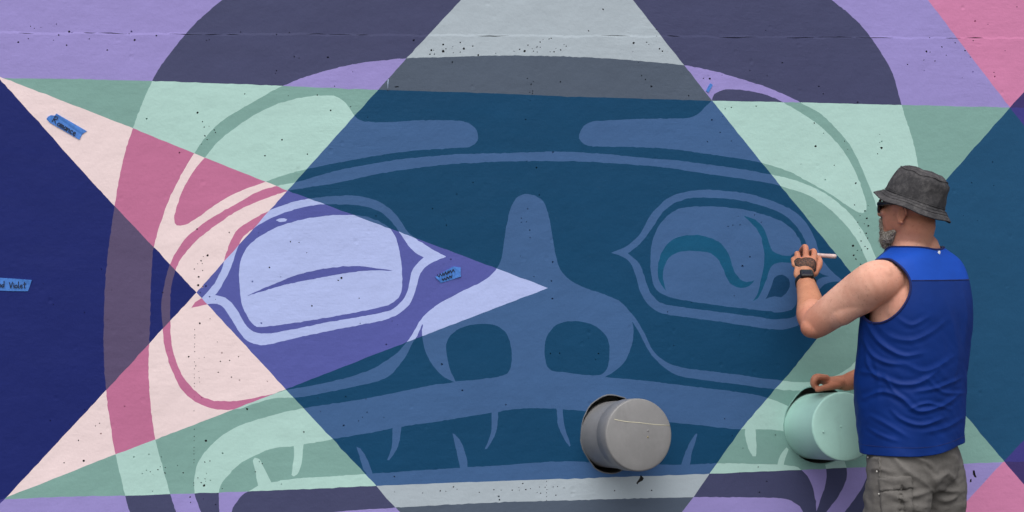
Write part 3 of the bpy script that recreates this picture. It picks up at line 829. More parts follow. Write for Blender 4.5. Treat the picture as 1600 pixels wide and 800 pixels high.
# ------------------------------------------------------------------ the man painting
PH = math.radians(35.0)                       # he faces the wall, turned to his left
BC = Vector((1.4175, 4.50, 0.0))              # where he stands
FW = Vector((-math.sin(PH), math.cos(PH), 0)) # forward
RT = Vector((math.cos(PH), math.sin(PH), 0))  # his right
UP = Vector((0, 0, 1))
def B(x, y, z): return BC + RT * x + FW * y + UP * z

def project(p_):
    return 800 + FPX * p_.x / p_.y, 400 - FPX * (p_.z - CAM_Z) / p_.y

def ellip(c_, ax, ay, az, n=20, m_=12):
    """ellipsoid from three half-axis vectors"""
    V_, F_ = [], []
    for i in range(1, m_):
        t = math.pi * i / m_
        for k in range(n):
            a = 2 * math.pi * k / n
            V_.append(c_ + ax * (math.sin(t) * math.cos(a)) + ay * (math.sin(t) * math.sin(a)) + az * math.cos(t))
    for i in range(m_ - 2):
        for k in range(n):
            k2 = (k + 1) % n
            F_.append((i * n + k, i * n + k2, (i + 1) * n + k2, (i + 1) * n + k))
    V_.append(c_ + az); V_.append(c_ - az)
    t0, t1 = len(V_) - 2, len(V_) - 1
    for k in range(n):
        k2 = (k + 1) % n
        F_.append((t0, k2, k)); F_.append((t1, (m_ - 2) * n + k, (m_ - 2) * n + k2))
    return V_, F_

def rings(sections, n=48, power=2.3):
    """horizontal superellipse sections (z, half width, half depth, x offset, y offset) in his own frame"""
    V_, F_ = [], []
    for (z, a, b, ox, oy) in sections:
        for k in range(n):
            t = 2 * math.pi * k / n
            ct, st = math.cos(t), math.sin(t)
            x_ = a * math.copysign(abs(ct) ** (2 / power), ct)
            y_ = b * math.copysign(abs(st) ** (2 / power), st)
            V_.append(B(x_ + ox, y_ + oy, z))
    for i in range(len(sections) - 1):
        for k in range(n):
            k2 = (k + 1) % n
            F_.append((i * n + k, i * n + k2, (i + 1) * n + k2, (i + 1) * n + k))
    F_.append(tuple(range(n))[::-1]); F_.append(tuple(range((len(sections) - 1) * n, len(sections) * n)))
    return V_, F_

def smooth_path(pts, rads, per=6):
    P_, R_ = [], []
    n_ = len(pts)
    for i in range(n_ - 1):
        p0, p1, p2_, p3 = pts[max(i - 1, 0)], pts[i], pts[i + 1], pts[min(i + 2, n_ - 1)]
        for j in range(per):
            t = j / per
            m1, m2 = (p2_ - p0) * 0.5, (p3 - p1) * 0.5
            P_.append(p1 * (2 * t**3 - 3 * t**2 + 1) + m1 * (t**3 - 2 * t**2 + t) + p2_ * (-2 * t**3 + 3 * t**2) + m2 * (t**3 - t**2))
            R_.append(rads[i] * (1 - t) + rads[i + 1] * t)
    P_.append(pts[-1]); R_.append(rads[-1])
    return P_, R_

def limb(pts, rads, per=6, n=16):
    P_, R_ = smooth_path(pts, rads, per)
    # rounded ends
    d0 = (P_[0] - P_[1]).normalized(); d1 = (P_[-1] - P_[-2]).normalized()
    r0, r1 = R_[0], R_[-1]
    head = [(P_[0] + d0 * r0 * math.sin(a), r0 * math.cos(a)) for a in (1.45, 1.0, 0.5)]
    tail = [(P_[-1] + d1 * r1 * math.sin(a), r1 * math.cos(a)) for a in (0.5, 1.0, 1.45)]
    P2 = [h[0] for h in head] + P_ + [t[0] for t in tail]
    R2 = [h[1] for h in head] + R_ + [t[1] for t in tail]
    return tube(P2, R2, n)

def remeshed(name, geo, voxel, smooth_it, mat, base, factor=0.5):
    """union of overlapping solids as one continuous skin"""
    V_, F_ = geo
    me = bpy.data.meshes.new(name)
    me.from_pydata([tuple(v - base) for v in V_], [], F_)
    o = bpy.data.objects.new(name, me)
    COL.objects.link(o)
    md = o.modifiers.new('r', 'REMESH'); md.mode = 'VOXEL'; md.voxel_size = voxel; md.adaptivity = 0
    if smooth_it:
        sd = o.modifiers.new('s', 'SMOOTH'); sd.factor = factor; sd.iterations = smooth_it
    dg = bpy.context.evaluated_depsgraph_get()
    me2 = bpy.data.meshes.new_from_object(o.evaluated_get(dg))
    o.modifiers.clear()
    o.data = me2
    bpy.data.meshes.remove(me)
    me2.name = name
    me2.materials.clear(); me2.materials.append(mat)
    me2.polygons.foreach_set('use_smooth', [True] * len(me2.polygons))
    return o

# --- skeleton
SH_L = P(1371, 438, 4.385)
EL_L = P(1274, 506, 4.555)
WR_L = P(1257.5, 436, 4.785)
KN_L = P(1259, 403, 4.845)
SH_R = B(0.165, 0.055, 1.385)
EL_R = Vector((1.475, 4.80, 1.075))
WR_R = P(1322, 598, 4.845)

# --- torso, neck, head
torso = rings([(0.78, .13, .10, 0, 0), (0.84, .160, .118, 0, 0.01), (0.95, .166, .130, 0, 0.015), (1.05, .170, .132, 0, 0.015), (1.15, .176, .127, 0, 0.005), (1.25, .184, .122, 0, 0),
               (1.33, .186, .117, 0, -0.006), (1.39, .178, .104, 0, -0.010), (1.43, .160, .090, 0, -0.012), (1.455, .135, .080, 0, -0.010), (1.475, .100, .070, 0, -0.006), (1.487, .08, .064, 0, -.002)])
neck_base = B(0.0, -0.005, 1.435)
HD = math.radians(46.0)                                   # head turned further to his left
HF = Vector((-math.sin(HD), math.cos(HD), 0)); HR = Vector((math.cos(HD), math.sin(HD), 0))
HC = P(1423, 325.5, 4.475)                                  # centre of the head
HT = math.radians(8)                                      # chin a little up
HFt = HF * math.cos(HT) + UP * math.sin(HT); HUt = UP * math.cos(HT) - HF * math.sin(HT)
def Hd(x, y, z): return HC + HR * x + HFt * y + HUt * z
neck = limb([neck_base, B(-0.008, 0.015, 1.50), Hd(0, -.026, -.05)], [.082, .072, .068], 6, 22)
traps = [limb([B(s_ * 0.15, -.01, 1.395), B(s_ * 0.085, -.010, 1.432), B(s_ * .030, -.006, 1.50)], [.042, .052, .058], 5, 16) for s_ in (-1, 1)]
head = [ellip(Hd(0, -.006, .016), HR * .075, HFt * .087, HUt * .078, 28, 18),          # skull
        ellip(Hd(0, .030, -.035), HR * .062, HFt * .066, HUt * .082, 24, 16),          # face
        ellip(Hd(0, .052, -.085), HR * .038, HFt * .040, HUt * .032),                  # chin
        ellip(Hd(-.045, .005, -.052), HR * .022, HFt * .045, HUt * .035), ellip(Hd(.045, .005, -.052), HR * .022, HFt * .045, HUt * .035),   # jaw corners
        ellip(Hd(0, .086, .022), HR * .050, HFt * .016, HUt * .014),                   # brow
        ellip(Hd(-.034, .074, -.022), HR * .022, HFt * .020, HUt * .018), ellip(Hd(.034, .074, -.022), HR * .022, HFt * .020, HUt * .018),   # cheeks
        limb([Hd(0, .092, .010), Hd(0, .104, -.014), Hd(0, .110, -.030)], [.009, .011, .014], 4, 12),                                       # nose
        ellip(Hd(-.013, .098, -.032), HR * .010, HFt * .012, HUt * .009), ellip(Hd(.013, .098, -.032), HR * .010, HFt * .012, HUt * .009),
        ellip(Hd(0, .090, -.056), HR * .024, HFt * .010, HUt * .006), ellip(Hd(0, .088, -.066), HR * .021, HFt * .011, HUt * .007)]         # lips
for s_ in (-1, 1):                                                                       # ears: helix, lobe, bowl
    e0 = Hd(s_ * .080, -.012, -.020)
    pts = [e0 + HFt * (-.003 + .017 * math.cos(a)) * 1.0 + HUt * (.030 * math.sin(a)) + HR * (s_ * (.007 - .005 * math.cos(a))) for a in [i * 0.5 - 1.9 for i in range(11)]]
    head.append(limb(pts, [.0055] * len(pts), 2, 8))
    head.append(ellip(e0 + HR * (-s_ * .002), HR * .006, HFt * .014, HUt * .026))
    head.append(ellip(e0 - HUt * .030 + HFt * .004, HR * .006, HFt * .009, HUt * .010))

# --- left arm, holding the marker up to the wall
arm_l = [limb([B(-.105, .0, 1.375), SH_L - UP * .004, SH_L.lerp(EL_L, .28) - UP * 0.002, SH_L.lerp(EL_L, .62) + UP * .002, EL_L], [.070, .074, .075, .064, .053], 8, 48),
         limb([EL_L, EL_L.lerp(WR_L, .22) + Vector((-.006, 0, -.004)), EL_L.lerp(WR_L, .5), EL_L.lerp(WR_L, .85), WR_L], [.051, .053, .046, .036, .033], 8, 44),
         ellip(EL_L + Vector((-.016, -.012, -.012)), Vector((.040, 0, 0)), Vector((0, .040, 0)), Vector((0, 0, .038))),
         limb([SH_L + Vector((.012, -.030, .016)), SH_L.lerp(EL_L, .22) + Vector((0, -.028, .026)), SH_L.lerp(EL_L, .42) + Vector((0, -.020, .016))], [.040, .050, .036], 6, 30),      # deltoid
         limb([SH_L.lerp(EL_L, .30) + Vector((0, -.026, -.024)), SH_L.lerp(EL_L, .60) + Vector((0, -.024, -.022)), SH_L.lerp(EL_L, .88) + Vector((0, -.012, -.012))], [.042, .044, .026], 6, 30),   # triceps
         limb([EL_L + Vector((.022, -.006, .016)), EL_L.lerp(WR_L, .25) + Vector((.018, -.010, .006)), EL_L.lerp(WR_L, .60) + Vector((.006, -.008, .0))], [.030, .034, .022], 6, 26),        # forearm muscle
         ellip(B(-.146, -.036, 1.30), RT * .042, FW * .066, UP * .085)]                # muscle behind the armpit
hx = (P(1280, 403, 4.845) - P(1239, 406, 4.845)).normalized()      # across the knuckles, towards the thumb
hy = (KN_L - WR_L).normalized()                                     # along the hand
hz = hx.cross(hy).normalized()                                      # out of the back of the hand
if hz.y > 0: hz = -hz
pal = WR_L.lerp(KN_L, .56)
def palm(c_, ux, uy, uz, w_, l_, t_):
    V_, F_ = ellip(c_, ux, uy, uz, 24, 16)
    out = []
    for v in V_:
        q = v - c_
        a, b, d = q.dot(ux), q.dot(uy), q.dot(uz)
        f = lambda t, e: math.copysign(abs(t) ** e, t)
        out.append(c_ + ux * (f(a, .72) * w_) + uy * (f(b, .75) * l_) + uz * (f(d, .85) * t_))
    return out, F_
hand_l = [palm(pal, hx, hy, hz, .043, .049, .017),
          limb([WR_L, WR_L.lerp(KN_L, .4)], [.032, .030], 4, 16)]
fing = [  # index, middle, ring, little, thumb
    ([P(1271.5, 406, 4.842), P(1272, 393, 4.868), P(1266, 394, 4.915), P(1258, 399, 4.94)], [.0120, .0112, .0098, .0085]),
    ([P(1259, 405, 4.845), P(1258.5, 386, 4.872), P(1252, 391, 4.925), P(1249, 399, 4.95)], [.0125, .0115, .0098, .0085]),
    ([P(1247.5, 407, 4.845), P(1245.5, 396, 4.885), P(1245, 406, 4.925), P(1250, 411, 4.915)], [.0118, .0110, .0096, .0085]),
    ([P(1241, 414, 4.835), P(1239.5, 405, 4.872), P(1241, 414, 4.905), P(1246, 418, 4.895)], [.0105, .0098, .0088, .0078]),
    ([P(1272, 427, 4.825), P(1280, 413, 4.855), P(1278, 403, 4.895), P(1268, 401, 4.920)], [.0155, .0135, .0115, .0098])]
hand_l += [limb(a, b, 5, 12) for a, b in fing]

# --- right arm, leaning on the mint pipe
arm_r = [limb([B(.10, .02, 1.385), SH_R, SH_R.lerp(EL_R, .5), EL_R], [.066, .066, .056, .047], 6, 22),
         limb([EL_R, EL_R.lerp(WR_R, .3), EL_R.lerp(WR_R, .7), WR_R], [.048, .047, .039, .032], 6, 20)]
pr = P(1303, 597.5, 4.845)
rx = (P(1286, 594, 4.845) - WR_R).normalized()
ry = Vector((0, 1, -.15)); ry = (ry - rx * ry.dot(rx)).normalized()
rz = rx.cross(ry).normalized()
if rz.z < 0: rz = -rz
hand_r = [palm(pr, ry, rx, rz, .040, .046, .021), limb([WR_R, pr], [.031, .024], 4, 16)]
fing_r = [([P(1291, 590, 4.818), P(1276, 590.5, 4.806), P(1271.5, 601, 4.808), P(1279, 606, 4.816)], [.0125, .0115, .0102, .0090]),
          ([P(1289, 590, 4.843), P(1274, 589, 4.838), P(1270, 600, 4.838), P(1277, 607, 4.842)], [.0125, .0118, .0105, .0092]),
          ([P(1288, 592, 4.866), P(1275, 592, 4.868), P(1272, 602, 4.868), P(1279, 608, 4.866)], [.0120, .0112, .0100, .0090]),
          ([P(1288, 596, 4.886), P(1278, 597, 4.893), P(1275, 605, 4.893), P(1280, 610, 4.890)], [.0110, .0100, .0090, .0080]),
          ([P(1308, 602, 4.815), P(1297, 604, 4.796), P(1286, 606.5, 4.790), P(1277, 609, 4.792)], [.0160, .0140, .0118, .0100])]
hand_r += [limb(a, b, 5, 12) for a, b in fing_r]

# --- legs (inside the trousers) down to the ankles
legs = []
for s_ in (-1, 1):
    legs.append(limb([B(s_ * .09, 0, .86), B(s_ * .095, .005, .66), B(s_ * .10, .012, .47), B(s_ * .105, -.005, .28), B(s_ * .105, -.015, .09)], [.085, .075, .052, .052, .038], 5, 16))

def skin_mat():
    t = NT('skin')
    f = t.noise(9.0, 5.0, 0.6)
    pale = t.ramp(f, [(0.28, lin((200, 146, 124))), (0.72, lin((226, 178, 157)))])
    tanned = t.ramp(f, [(0.28, lin((158, 103, 78))), (0.72, lin((196, 138, 108)))])
    at = t.n('ShaderNodeAttribute'); at.attribute_name = 'tan'
    k = t.math('ADD', at.outputs['Fac'], t.math('MULTIPLY', t.math('SUBTRACT', t.noise(14.0, 4.0), .5), .5), True)
    col = t.mix(k, pale, tanned)
    red = t.ramp(t.noise(3.6, 4.0), [(0.45, (0, 0, 0)), (0.72, (1, 1, 1))])
    col = t.mix(t.math('MULTIPLY', red, 0.34), col, lin((202, 122, 104)))
    fre = t.ramp(t.noise(120.0, 2.0), [(0.62, (0, 0, 0)), (0.70, (1, 1, 1))])
    col = t.mix(t.math('MULTIPLY', fre, 0.26), col, lin((136, 82, 60)))
    mot = t.ramp(t.noise(46.0, 5.0, .7), [(0.40, (0, 0, 0)), (0.70, (1, 1, 1))])
    col = t.mix(t.math('MULTIPLY', mot, 0.16), col, lin((186, 116, 96)))
    # inked band across the back of the left hand
    tc = t.tc.outputs['Object']
    o_ = pal.lerp(KN_L, .22) + hz * .010 - BC
    def axis(v, k):
        d = t.n('ShaderNodeVectorMath', operation='DOT_PRODUCT')
        d.inputs[1].default_value = v
        s = t.n('ShaderNodeVectorMath', operation='SUBTRACT'); s.inputs[1].default_value = o_
        t.l(tc, s.inputs[0]); t.l(s.outputs[0], d.inputs[0])
        return t.math('MULTIPLY', d.outputs['Value'], 1 / k)
    a, b_, d_ = axis(hx, .041), axis(hy, .0285), axis(hz, .034)
    p4 = lambda q: t.math('POWER', t.math('ABSOLUTE', q), 3.2)
    rr = t.math('ADD', t.math('ADD', p4(a), p4(b_)), p4(d_))
    inside_ = t.ramp(rr, [(0.86, (1, 1, 1)), (1.05, (0, 0, 0))])
    edge = t.ramp(rr, [(0.55, (0, 0, 0)), (0.75, (1, 1, 1))])
    pat = t.ramp(t.noise(190.0, 3.0, 0.6), [(0.42, (0, 0, 0)), (0.58, (1, 1, 1))])
    dark = t.math('MULTIPLY', inside_, t.math('ADD', t.math('MULTIPLY', edge, .30), t.math('ADD', t.math('MULTIPLY', pat, .25), .72)), True)
    col = t.mix(dark, col, lin((30, 30, 31)))
    t.l(col, t.b.inputs['Base Color'])
    t.b.inputs['Roughness'].default_value = 0.60
    t.b.inputs['Specular IOR Level'].default_value = 0.26
    t.b.inputs['Subsurface Weight'].default_value = 0.12
    t.b.inputs['Subsurface Radius'].default_value = (0.9, 0.35, 0.2)
    t.b.inputs['Subsurface Scale'].default_value = 0.012
    t.l(t.bump(t.noise(260.0, 3.0), 0.25, 0.0012, t.bump(t.noise(26.0, 4.0), 0.25, 0.004)), t.b.inputs['Normal'])
    return t.m
SKIN = skin_mat()
body_geo = join(torso, neck, *traps, *head, *arm_l, *hand_l, *arm_r, *hand_r, *legs)
person = remeshed('person', body_geo, 0.0037, 5, SKIN, BC)
person.location = BC
def tan_of(p_):
    a_ = (p_ - SH_L).length
    arm = max(0.0, min(1.0, (a_ - .20) / .14)) if p_.x < BC.x - .10 else 0.0
    hd = max(0.0, min(1.0, (p_.z - 1.50) / .05)) * .80
    rt = max(0.0, min(1.0, ((p_ - SH_R).length - .16) / .12)) if p_.y > 4.60 else 0.0
    return max(arm if p_.z < 1.52 else 0, hd if p_.x > 1.30 else 0, rt)
ta = person.data.attributes.new('tan', 'FLOAT', 'POINT')
ta.data.foreach_set('value', [tan_of(v.co + BC) for v in person.data.vertices])
tag(person, 'man in blue sleeveless top and bucket hat painting the mural with a marker', 'person')

def part(name, V_, F_, mat, parent=None, smooth=True):
    return mesh_ob(name, [Vector(v) - BC for v in V_], F_, mat, parent or person, smooth)

# ------------------------------------------------------------------ blue sleeveless top
def clip_field(V_, T_, fld):
    """cut a triangle mesh at fld = 0, keep fld > 0; returns verts, tris and the cut edges"""
    out_v = [Vector(v) for v in V_]
    out_f, cut, cache = [], [], {}
    def mid(a, b):
        k = (min(a, b), max(a, b))
        if k not in cache:
            t = fld[a] / (fld[a] - fld[b])
            out_v.append(out_v[a].lerp(out_v[b], t)); cache[k] = len(out_v) - 1
        return cache[k]
    for f in T_:
        ins = [fld[i] > 0 for i in f]
        if all(ins): out_f.append(tuple(f)); continue
        if not any(ins): continue
        poly, cp = [], []
        for q in range(3):
            a, b = f[q], f[(q + 1) % 3]
            if ins[q]: poly.append(a)
            if ins[q] != ins[(q + 1) % 3]:
                m_ = mid(a, b); poly.append(m_); cp.append(m_)
        out_f.append(tuple(poly)) if len(poly) == 3 else out_f.extend([(poly[0], poly[1], poly[2]), (poly[0], poly[2], poly[3])])
        if len(cp) == 2: cut.append(tuple(cp))
    return out_v, out_f, cut

def chains(cut):
    nb = {}
    for a, b in cut:
        nb.setdefault(a, []).append(b); nb.setdefault(b, []).append(a)
    seen, out = set(), []
    for s in sorted(nb, key=lambda k: len(nb[k])):
        if s in seen: continue
        ch = [s]; seen.add(s)
        while True:
            nx = [q for q in nb[ch[-1]] if q not in seen]
            if not nx: break
            ch.append(nx[0]); seen.add(nx[0])
        if len(ch) > 6: out.append(ch)
    return out

SEC = [(0.803, .189, .1520, 0, 0.017), (0.86, .191, .157, 0, 0.021), (0.95, .195, .165, 0, 0.023), (1.05, .199, .168, 0, 0.018), (1.15, .206, .164, 0, 0.006), (1.24, .212, .1565, 0, -.0045), (1.31, .214, .147, 0, -.009),
       (1.37, .211, .1325, 0, -.0105), (1.41, .206, .1175, 0, -.0115), (1.435, .198, .1065, 0, -.0115), (1.455, .182, .098, 0, -.0115), (1.472, .155, .091, 0, -.010), (1.488, .120, .085, 0, -.007), (1.505, .090, .079, 0, -.001), (1.53, .074, .075, 0, .004)]
NS, NZ = 280, 270
zs = np.array([s[0] for s in SEC])
def sec_at(z):
    # smooth interpolation of the sections
    i = int(np.clip(np.searchsorted(zs, z) - 1, 0, len(SEC) - 2))
    t = (z - zs[i]) / (zs[i + 1] - zs[i])
    g = lambda k: SEC[int(np.clip(k, 0, len(SEC) - 1))]
    o_ = []
    for c_ in range(1, 5):
        p0, p1_, p2_, p3 = g(i - 1)[c_], g(i)[c_], g(i + 1)[c_], g(i + 2)[c_]
        h = zs[i + 1] - zs[i]
        m1 = (p2_ - p0) / max(1e-6, (zs[i + 1] - zs[max(i - 1, 0)])) * h
        m2 = (p3 - p1_) / max(1e-6, (zs[min(i + 2, len(zs) - 1)] - zs[i])) * h
        o_.append((2 * t**3 - 3 * t**2 + 1) * p1_ + (t**3 - 2 * t**2 + t) * m1 + (-2 * t**3 + 3 * t**2) * p2_ + (t**3 - t**2) * m2)
    return o_
# creases seen on the back: polyline in photograph pixels, half width (px), height (m)
CREASE = [
    ([(1352, 500), (1366, 524), (1384, 542), (1412, 556), (1440, 552)], 4.2, .0075), ([(1349, 528), (1362, 552), (1384, 566), (1410, 570)], 3.6, .0065), ([(1372, 508), (1392, 526), (1424, 532), (1456, 518), (1480, 498)], 4.5, .0040),
    ([(1347, 580), (1372, 586), (1404, 600), (1436, 598), (1466, 578)], 4.4, .0070), ([(1352, 622), (1380, 612), (1408, 622), (1434, 642), (1470, 634), (1496, 616)], 4.0, .0080), ([(1392, 640), (1410, 656), (1440, 664), (1474, 652)], 3.8, .0075),
    ([(1362, 650), (1388, 664), (1420, 684)], 4.0, .0045), ([(1410, 566), (1446, 580), (1490, 556)], 4.6, .0042), ([(1474, 466), (1488, 510), (1494, 560), (1486, 606)], 7.0, .0055), ([(1430, 612), (1462, 606), (1500, 590)], 3.6, .0050),
    ([(1502, 446), (1509, 490), (1507, 545)], 5.0, .0045), ([(1368, 556), (1374, 600), (1370, 640)], 4.0, .0035), ([(1400, 494), (1424, 508), (1452, 494)], 4.0, .0035), ([(1444, 676), (1476, 668), (1504, 652)], 4.2, .0042),
    ([(1354, 548), (1360, 574), (1376, 592)], 3.2, .0050), ([(1446, 588), (1470, 612), (1504, 614)], 3.4, .0045), ([(1384, 586), (1396, 610), (1420, 628)], 3.2, .0045), ([(1420, 640), (1448, 630), (1484, 640)], 3.2, .0050), ([(1356, 668), (1376, 680), (1404, 690)], 3.4, .0040)]
def seg_dist(px, py, pl):
    """distance of many points to a polyline, and the position along it"""
    best = np.full(px.shape, 1e9); tt = np.zeros(px.shape)
    n_ = len(pl) - 1
    for i in range(n_):
        (x1, y1), (x2, y2) = pl[i], pl[i + 1]
        dx, dy = x2 - x1, y2 - y1
        t = np.clip(((px - x1) * dx + (py - y1) * dy) / (dx * dx + dy * dy + 1e-9), 0, 1)
        d = np.hypot(px - x1 - t * dx, py - y1 - t * dy)
        m = d < best
        best[m] = d[m]; tt[m] = (i + t[m]) / n_
    return best, tt
CREASE = [(sm(pl, False, 6.0, 0.0), w_, h_) for pl, w_, h_ in CREASE]
def creases(px, py, face_on, table):
    h = np.zeros(px.shape)
    for pl, w_, hh in table:
        xs = [p_[0] for p_ in pl]; ys = [p_[1] for p_ in pl]
        m = (px > min(xs) - 4 * w_) & (px < max(xs) + 4 * w_) & (py > min(ys) - 4 * w_) & (py < max(ys) + 4 * w_) & (face_on > 0)
        if not m.any(): continue
        d, t = seg_dist(px[m], py[m], pl)
        e = np.sin(math.pi * np.clip(0.08 + 0.86 * t, 0, 1))
        # a narrow ridge with a softer valley below it
        h[m] += hh * e * (0.55 * np.exp(-(d / w_) ** 2) + 0.55 * np.exp(-np.abs(d) / (0.55 * w_)) - 0.25 * np.exp(-((d - 1.9 * w_) / (0.9 * w_)) ** 2))
    return h * face_on

fld_arm, fld_neck, base_p, base_n, extra = [], [], [], [], []
for j in range(NZ + 1):
    z = SEC[0][0] + (SEC[-1][0] - SEC[0][0]) * j / NZ
    a, b, ox, oy = sec_at(z)
    for i in range(NS):
        t = 2 * math.pi * i / NS
        ct, st = math.cos(t), math.sin(t)
        pw = 2.3
        x_ = a * math.copysign(abs(ct) ** (2 / pw), ct) + ox
        y_ = b * math.copysign(abs(st) ** (2 / pw), st) + oy
        low = min(1, max(0, (1.36 - z) / 0.25))
        h = low * 0.0055 * noise.noise((x_ * 5.0 + y_ * 2, y_ * 5.0, z * 6.0 + x_ * 4)) + low * 0.0022 * noise.noise((x_ * 14, y_ * 14, z * 22 + x_ * 10)) + low * 0.0012 * noise.noise((x_ * 30 + z * 12, y_ * 30, z * 36 + x_ * 20))
        if z < 0.88:                                      # the hem hangs in shallow waves
            h += (0.88 - z) / 0.085 * 0.0050 * math.sin(t * 7 + 1.0) * (0.6 + 0.4 * math.sin(t * 3))
        zz = z
        if j < 40: zz = z + (1 - j / 40.0) * (0.020 * x_ / 0.19 + 0.003 * math.sin(t * 4))   # hem line is not level
        base_p.append(B(x_, y_, zz)); base_n.append((RT * (ct / a) + FW * (st / b)).normalized()); extra.append(h)
        # armholes: ovals seen from the side, the far one set further to his front
        if x_ < 0: g_ = (((y_ + 0.002) / 0.104) ** 2 + ((z - 1.352) / 0.112) ** 2) - 1
        else: g_ = (((y_ - 0.050) / 0.075) ** 2 + ((z - 1.352) / 0.105) ** 2) - 1
        lim = 0.10 + 0.075 * min(1, max(0, (z - 1.36) / 0.08))
        fld_arm.append(max(g_, (lim - abs(x_)) * 10))
        zn = 1.502 - 0.010 * math.exp(-(x_ / .05) ** 2) if y_ < 0 else 1.502 - 0.080 * max(0, 1 - (x_ / .09) ** 2)
        fld_neck.append((zn - z) * 10)
bp_ = np.array([tuple(v) for v in base_p]); bn_ = np.array([tuple(v) for v in base_n])
PX = 800 + FPX * bp_[:, 0] / bp_[:, 1]; PY = 400 - FPX * (bp_[:, 2] - CAM_Z) / bp_[:, 1]
vw = np.array((0, 0, CAM_Z)) - bp_
vw /= np.linalg.norm(vw, axis=1)[:, None]
on = np.clip((vw * bn_).sum(1) * 3, 0, 1)
hh_ = np.array(extra) + creases(PX, PY, on, [(a_, b_ * .9, c_ * .72) for a_, b_, c_ in CREASE]) + 0.003
V_ = [Vector(v) for v in (bp_ + bn_ * hh_[:, None])]
T_ = []
for j in range(NZ):
    for i in range(NS):
        i2 = (i + 1) % NS
        a, b, c_, d = j * NS + i, j * NS + i2, (j + 1) * NS + i2, (j + 1) * NS + i
        T_ += [(a, b, c_), (a, c_, d)]
fld = [min(p_, q) for p_, q in zip(fld_arm, fld_neck)]
SV, SF, cut = clip_field(V_, T_, fld)

def cloth_mat(name, rgb, rough, sheen, weave=900.0):
    t = NT(name)
    c_ = lin(rgb)
    f = t.noise(6.0, 4.0)
    t.l(t.ramp(f, [(0.3, val(c_, .88)), (0.7, val(c_, 1.12))]), t.b.inputs['Base Color'])
    t.b.inputs['Roughness'].default_value = rough
    t.b.inputs['Specular IOR Level'].default_value = 0.18
    t.b.inputs['Sheen Weight'].default_value = sheen
    t.b.inputs['Sheen Roughness'].default_value = 0.45
    t.l(t.bump(t.noise(weave, 2.0), 0.20, 0.0008, t.bump(t.noise(30.0, 5.0), 0.22, 0.006)), t.b.inputs['Normal'])
    return t.m
BLUE = cloth_mat('blue_jersey', (7, 44, 114), 0.58, 0.0)
TRIM = cloth_mat('dark_blue_binding', (26, 34, 84), 0.6, 0.05)
used = sorted({i for f in SF for i in f})
JY = int(round((1.386 - SEC[0][0]) / (SEC[-1][0] - SEC[0][0]) * NZ))      # the yoke seam follows one row of the knit
ZY = SEC[0][0] + (SEC[-1][0] - SEC[0][0]) * JY / NZ
def is_yoke(f):
    c_ = (SV[f[0]] + SV[f[1]] + SV[f[2]]) / 3 - BC
    return c_.z > ZY and c_.dot(FW) < 0.03
def sub_mesh(name, faces, mat, parent):
    us = sorted({i for f in faces for i in f})
    rm = {i: k for k, i in enumerate(us)}
    o = part(name, [SV[i] for i in us], [tuple(rm[i] for i in f) for f in faces], mat, parent)
    sol = o.modifiers.new('thickness', 'SOLIDIFY'); sol.thickness = 0.0022; sol.offset = -1
    return o
YOKE = cloth_mat('bright_blue_jersey', (18, 70, 168), 0.60, 0.0)
top = sub_mesh('sleeveless_top', [f for f in SF if not is_yoke(f)], BLUE, None)
sub_mesh('yoke_panel', [f for f in SF if is_yoke(f)], YOKE, top)
def tube_along(name, pts, r, mat, parent, n=7, closed=False):
    q = []
    for i in range(len(pts)):
        lo, hi = max(0, i - 4), min(len(pts), i + 5)
        if closed: idx = [(i + k) % len(pts) for k in range(-4, 5)]
        else: idx = range(lo, hi)
        s = Vector()
        for k in idx: s += pts[k]
        q.append(s / len(list(idx)))
    q = q[::3] + [q[-1]]
    return part(name, *tube(q, r, n), mat, parent)
for ch in chains(cut):
    pts = [SV[i] for i in ch]
    closed = (pts[0] - pts[-1]).length < .02
    if closed: pts = pts + [pts[0]]
    tube_along('edge_binding', pts, 0.0040, TRIM, top, closed=False)
def surf_pt(px, py, out=0.0015):
    """nearest shirt point on the camera's side whose projection is (px, py)"""
    bp = Vector(SURF_P[int(np.argmin((SURF_X[:, 0] - px) ** 2 + (SURF_X[:, 1] - py) ** 2))])
    return bp + (Vector((0, 0, CAM_Z)) - bp).normalized() * out
SURF = []
for i in used:
    v = SV[i]
    lx = (v - BC).dot(RT); ly = (v - BC).dot(FW)
    n_ = (RT * lx / .04 + FW * ly / .02).normalized()
    if (Vector((0, 0, CAM_Z)) - v).dot(n_) > 0.0:
        px, py = project(v)
        SURF.append((px, py, v))
SURF_X = np.array([v[:2] for v in SURF]); SURF_P = [tuple(v[2]) for v in SURF]
def row_run(j, test, out):
    pts = []
    for i in range(NS):
        i2 = (i + NS // 4) % NS
        k = j * NS + i2
        v = V_[k]
        if fld[k] > 0 and test((v - BC).dot(RT), (v - BC).dot(FW)): pts.append(v + base_n[k] * out)
    return pts
tube_along('yoke_seam', row_run(JY, lambda x_, y_: y_ < -0.02, .0006), 0.0018, TRIM, top)
tube_along('hem_stitch', row_run(10, lambda x_, y_: True, .0002), 0.0010, TRIM, top)
lt = surf_pt(1467, 395, .003)
part('care_tag', *ellip(lt, Vector((.0050, 0, 0)), Vector((0, .0016, 0)), Vector((0.001, 0, .0072)), 8, 6), simple_mat('white_tag', (214, 216, 222), .6), top, False)

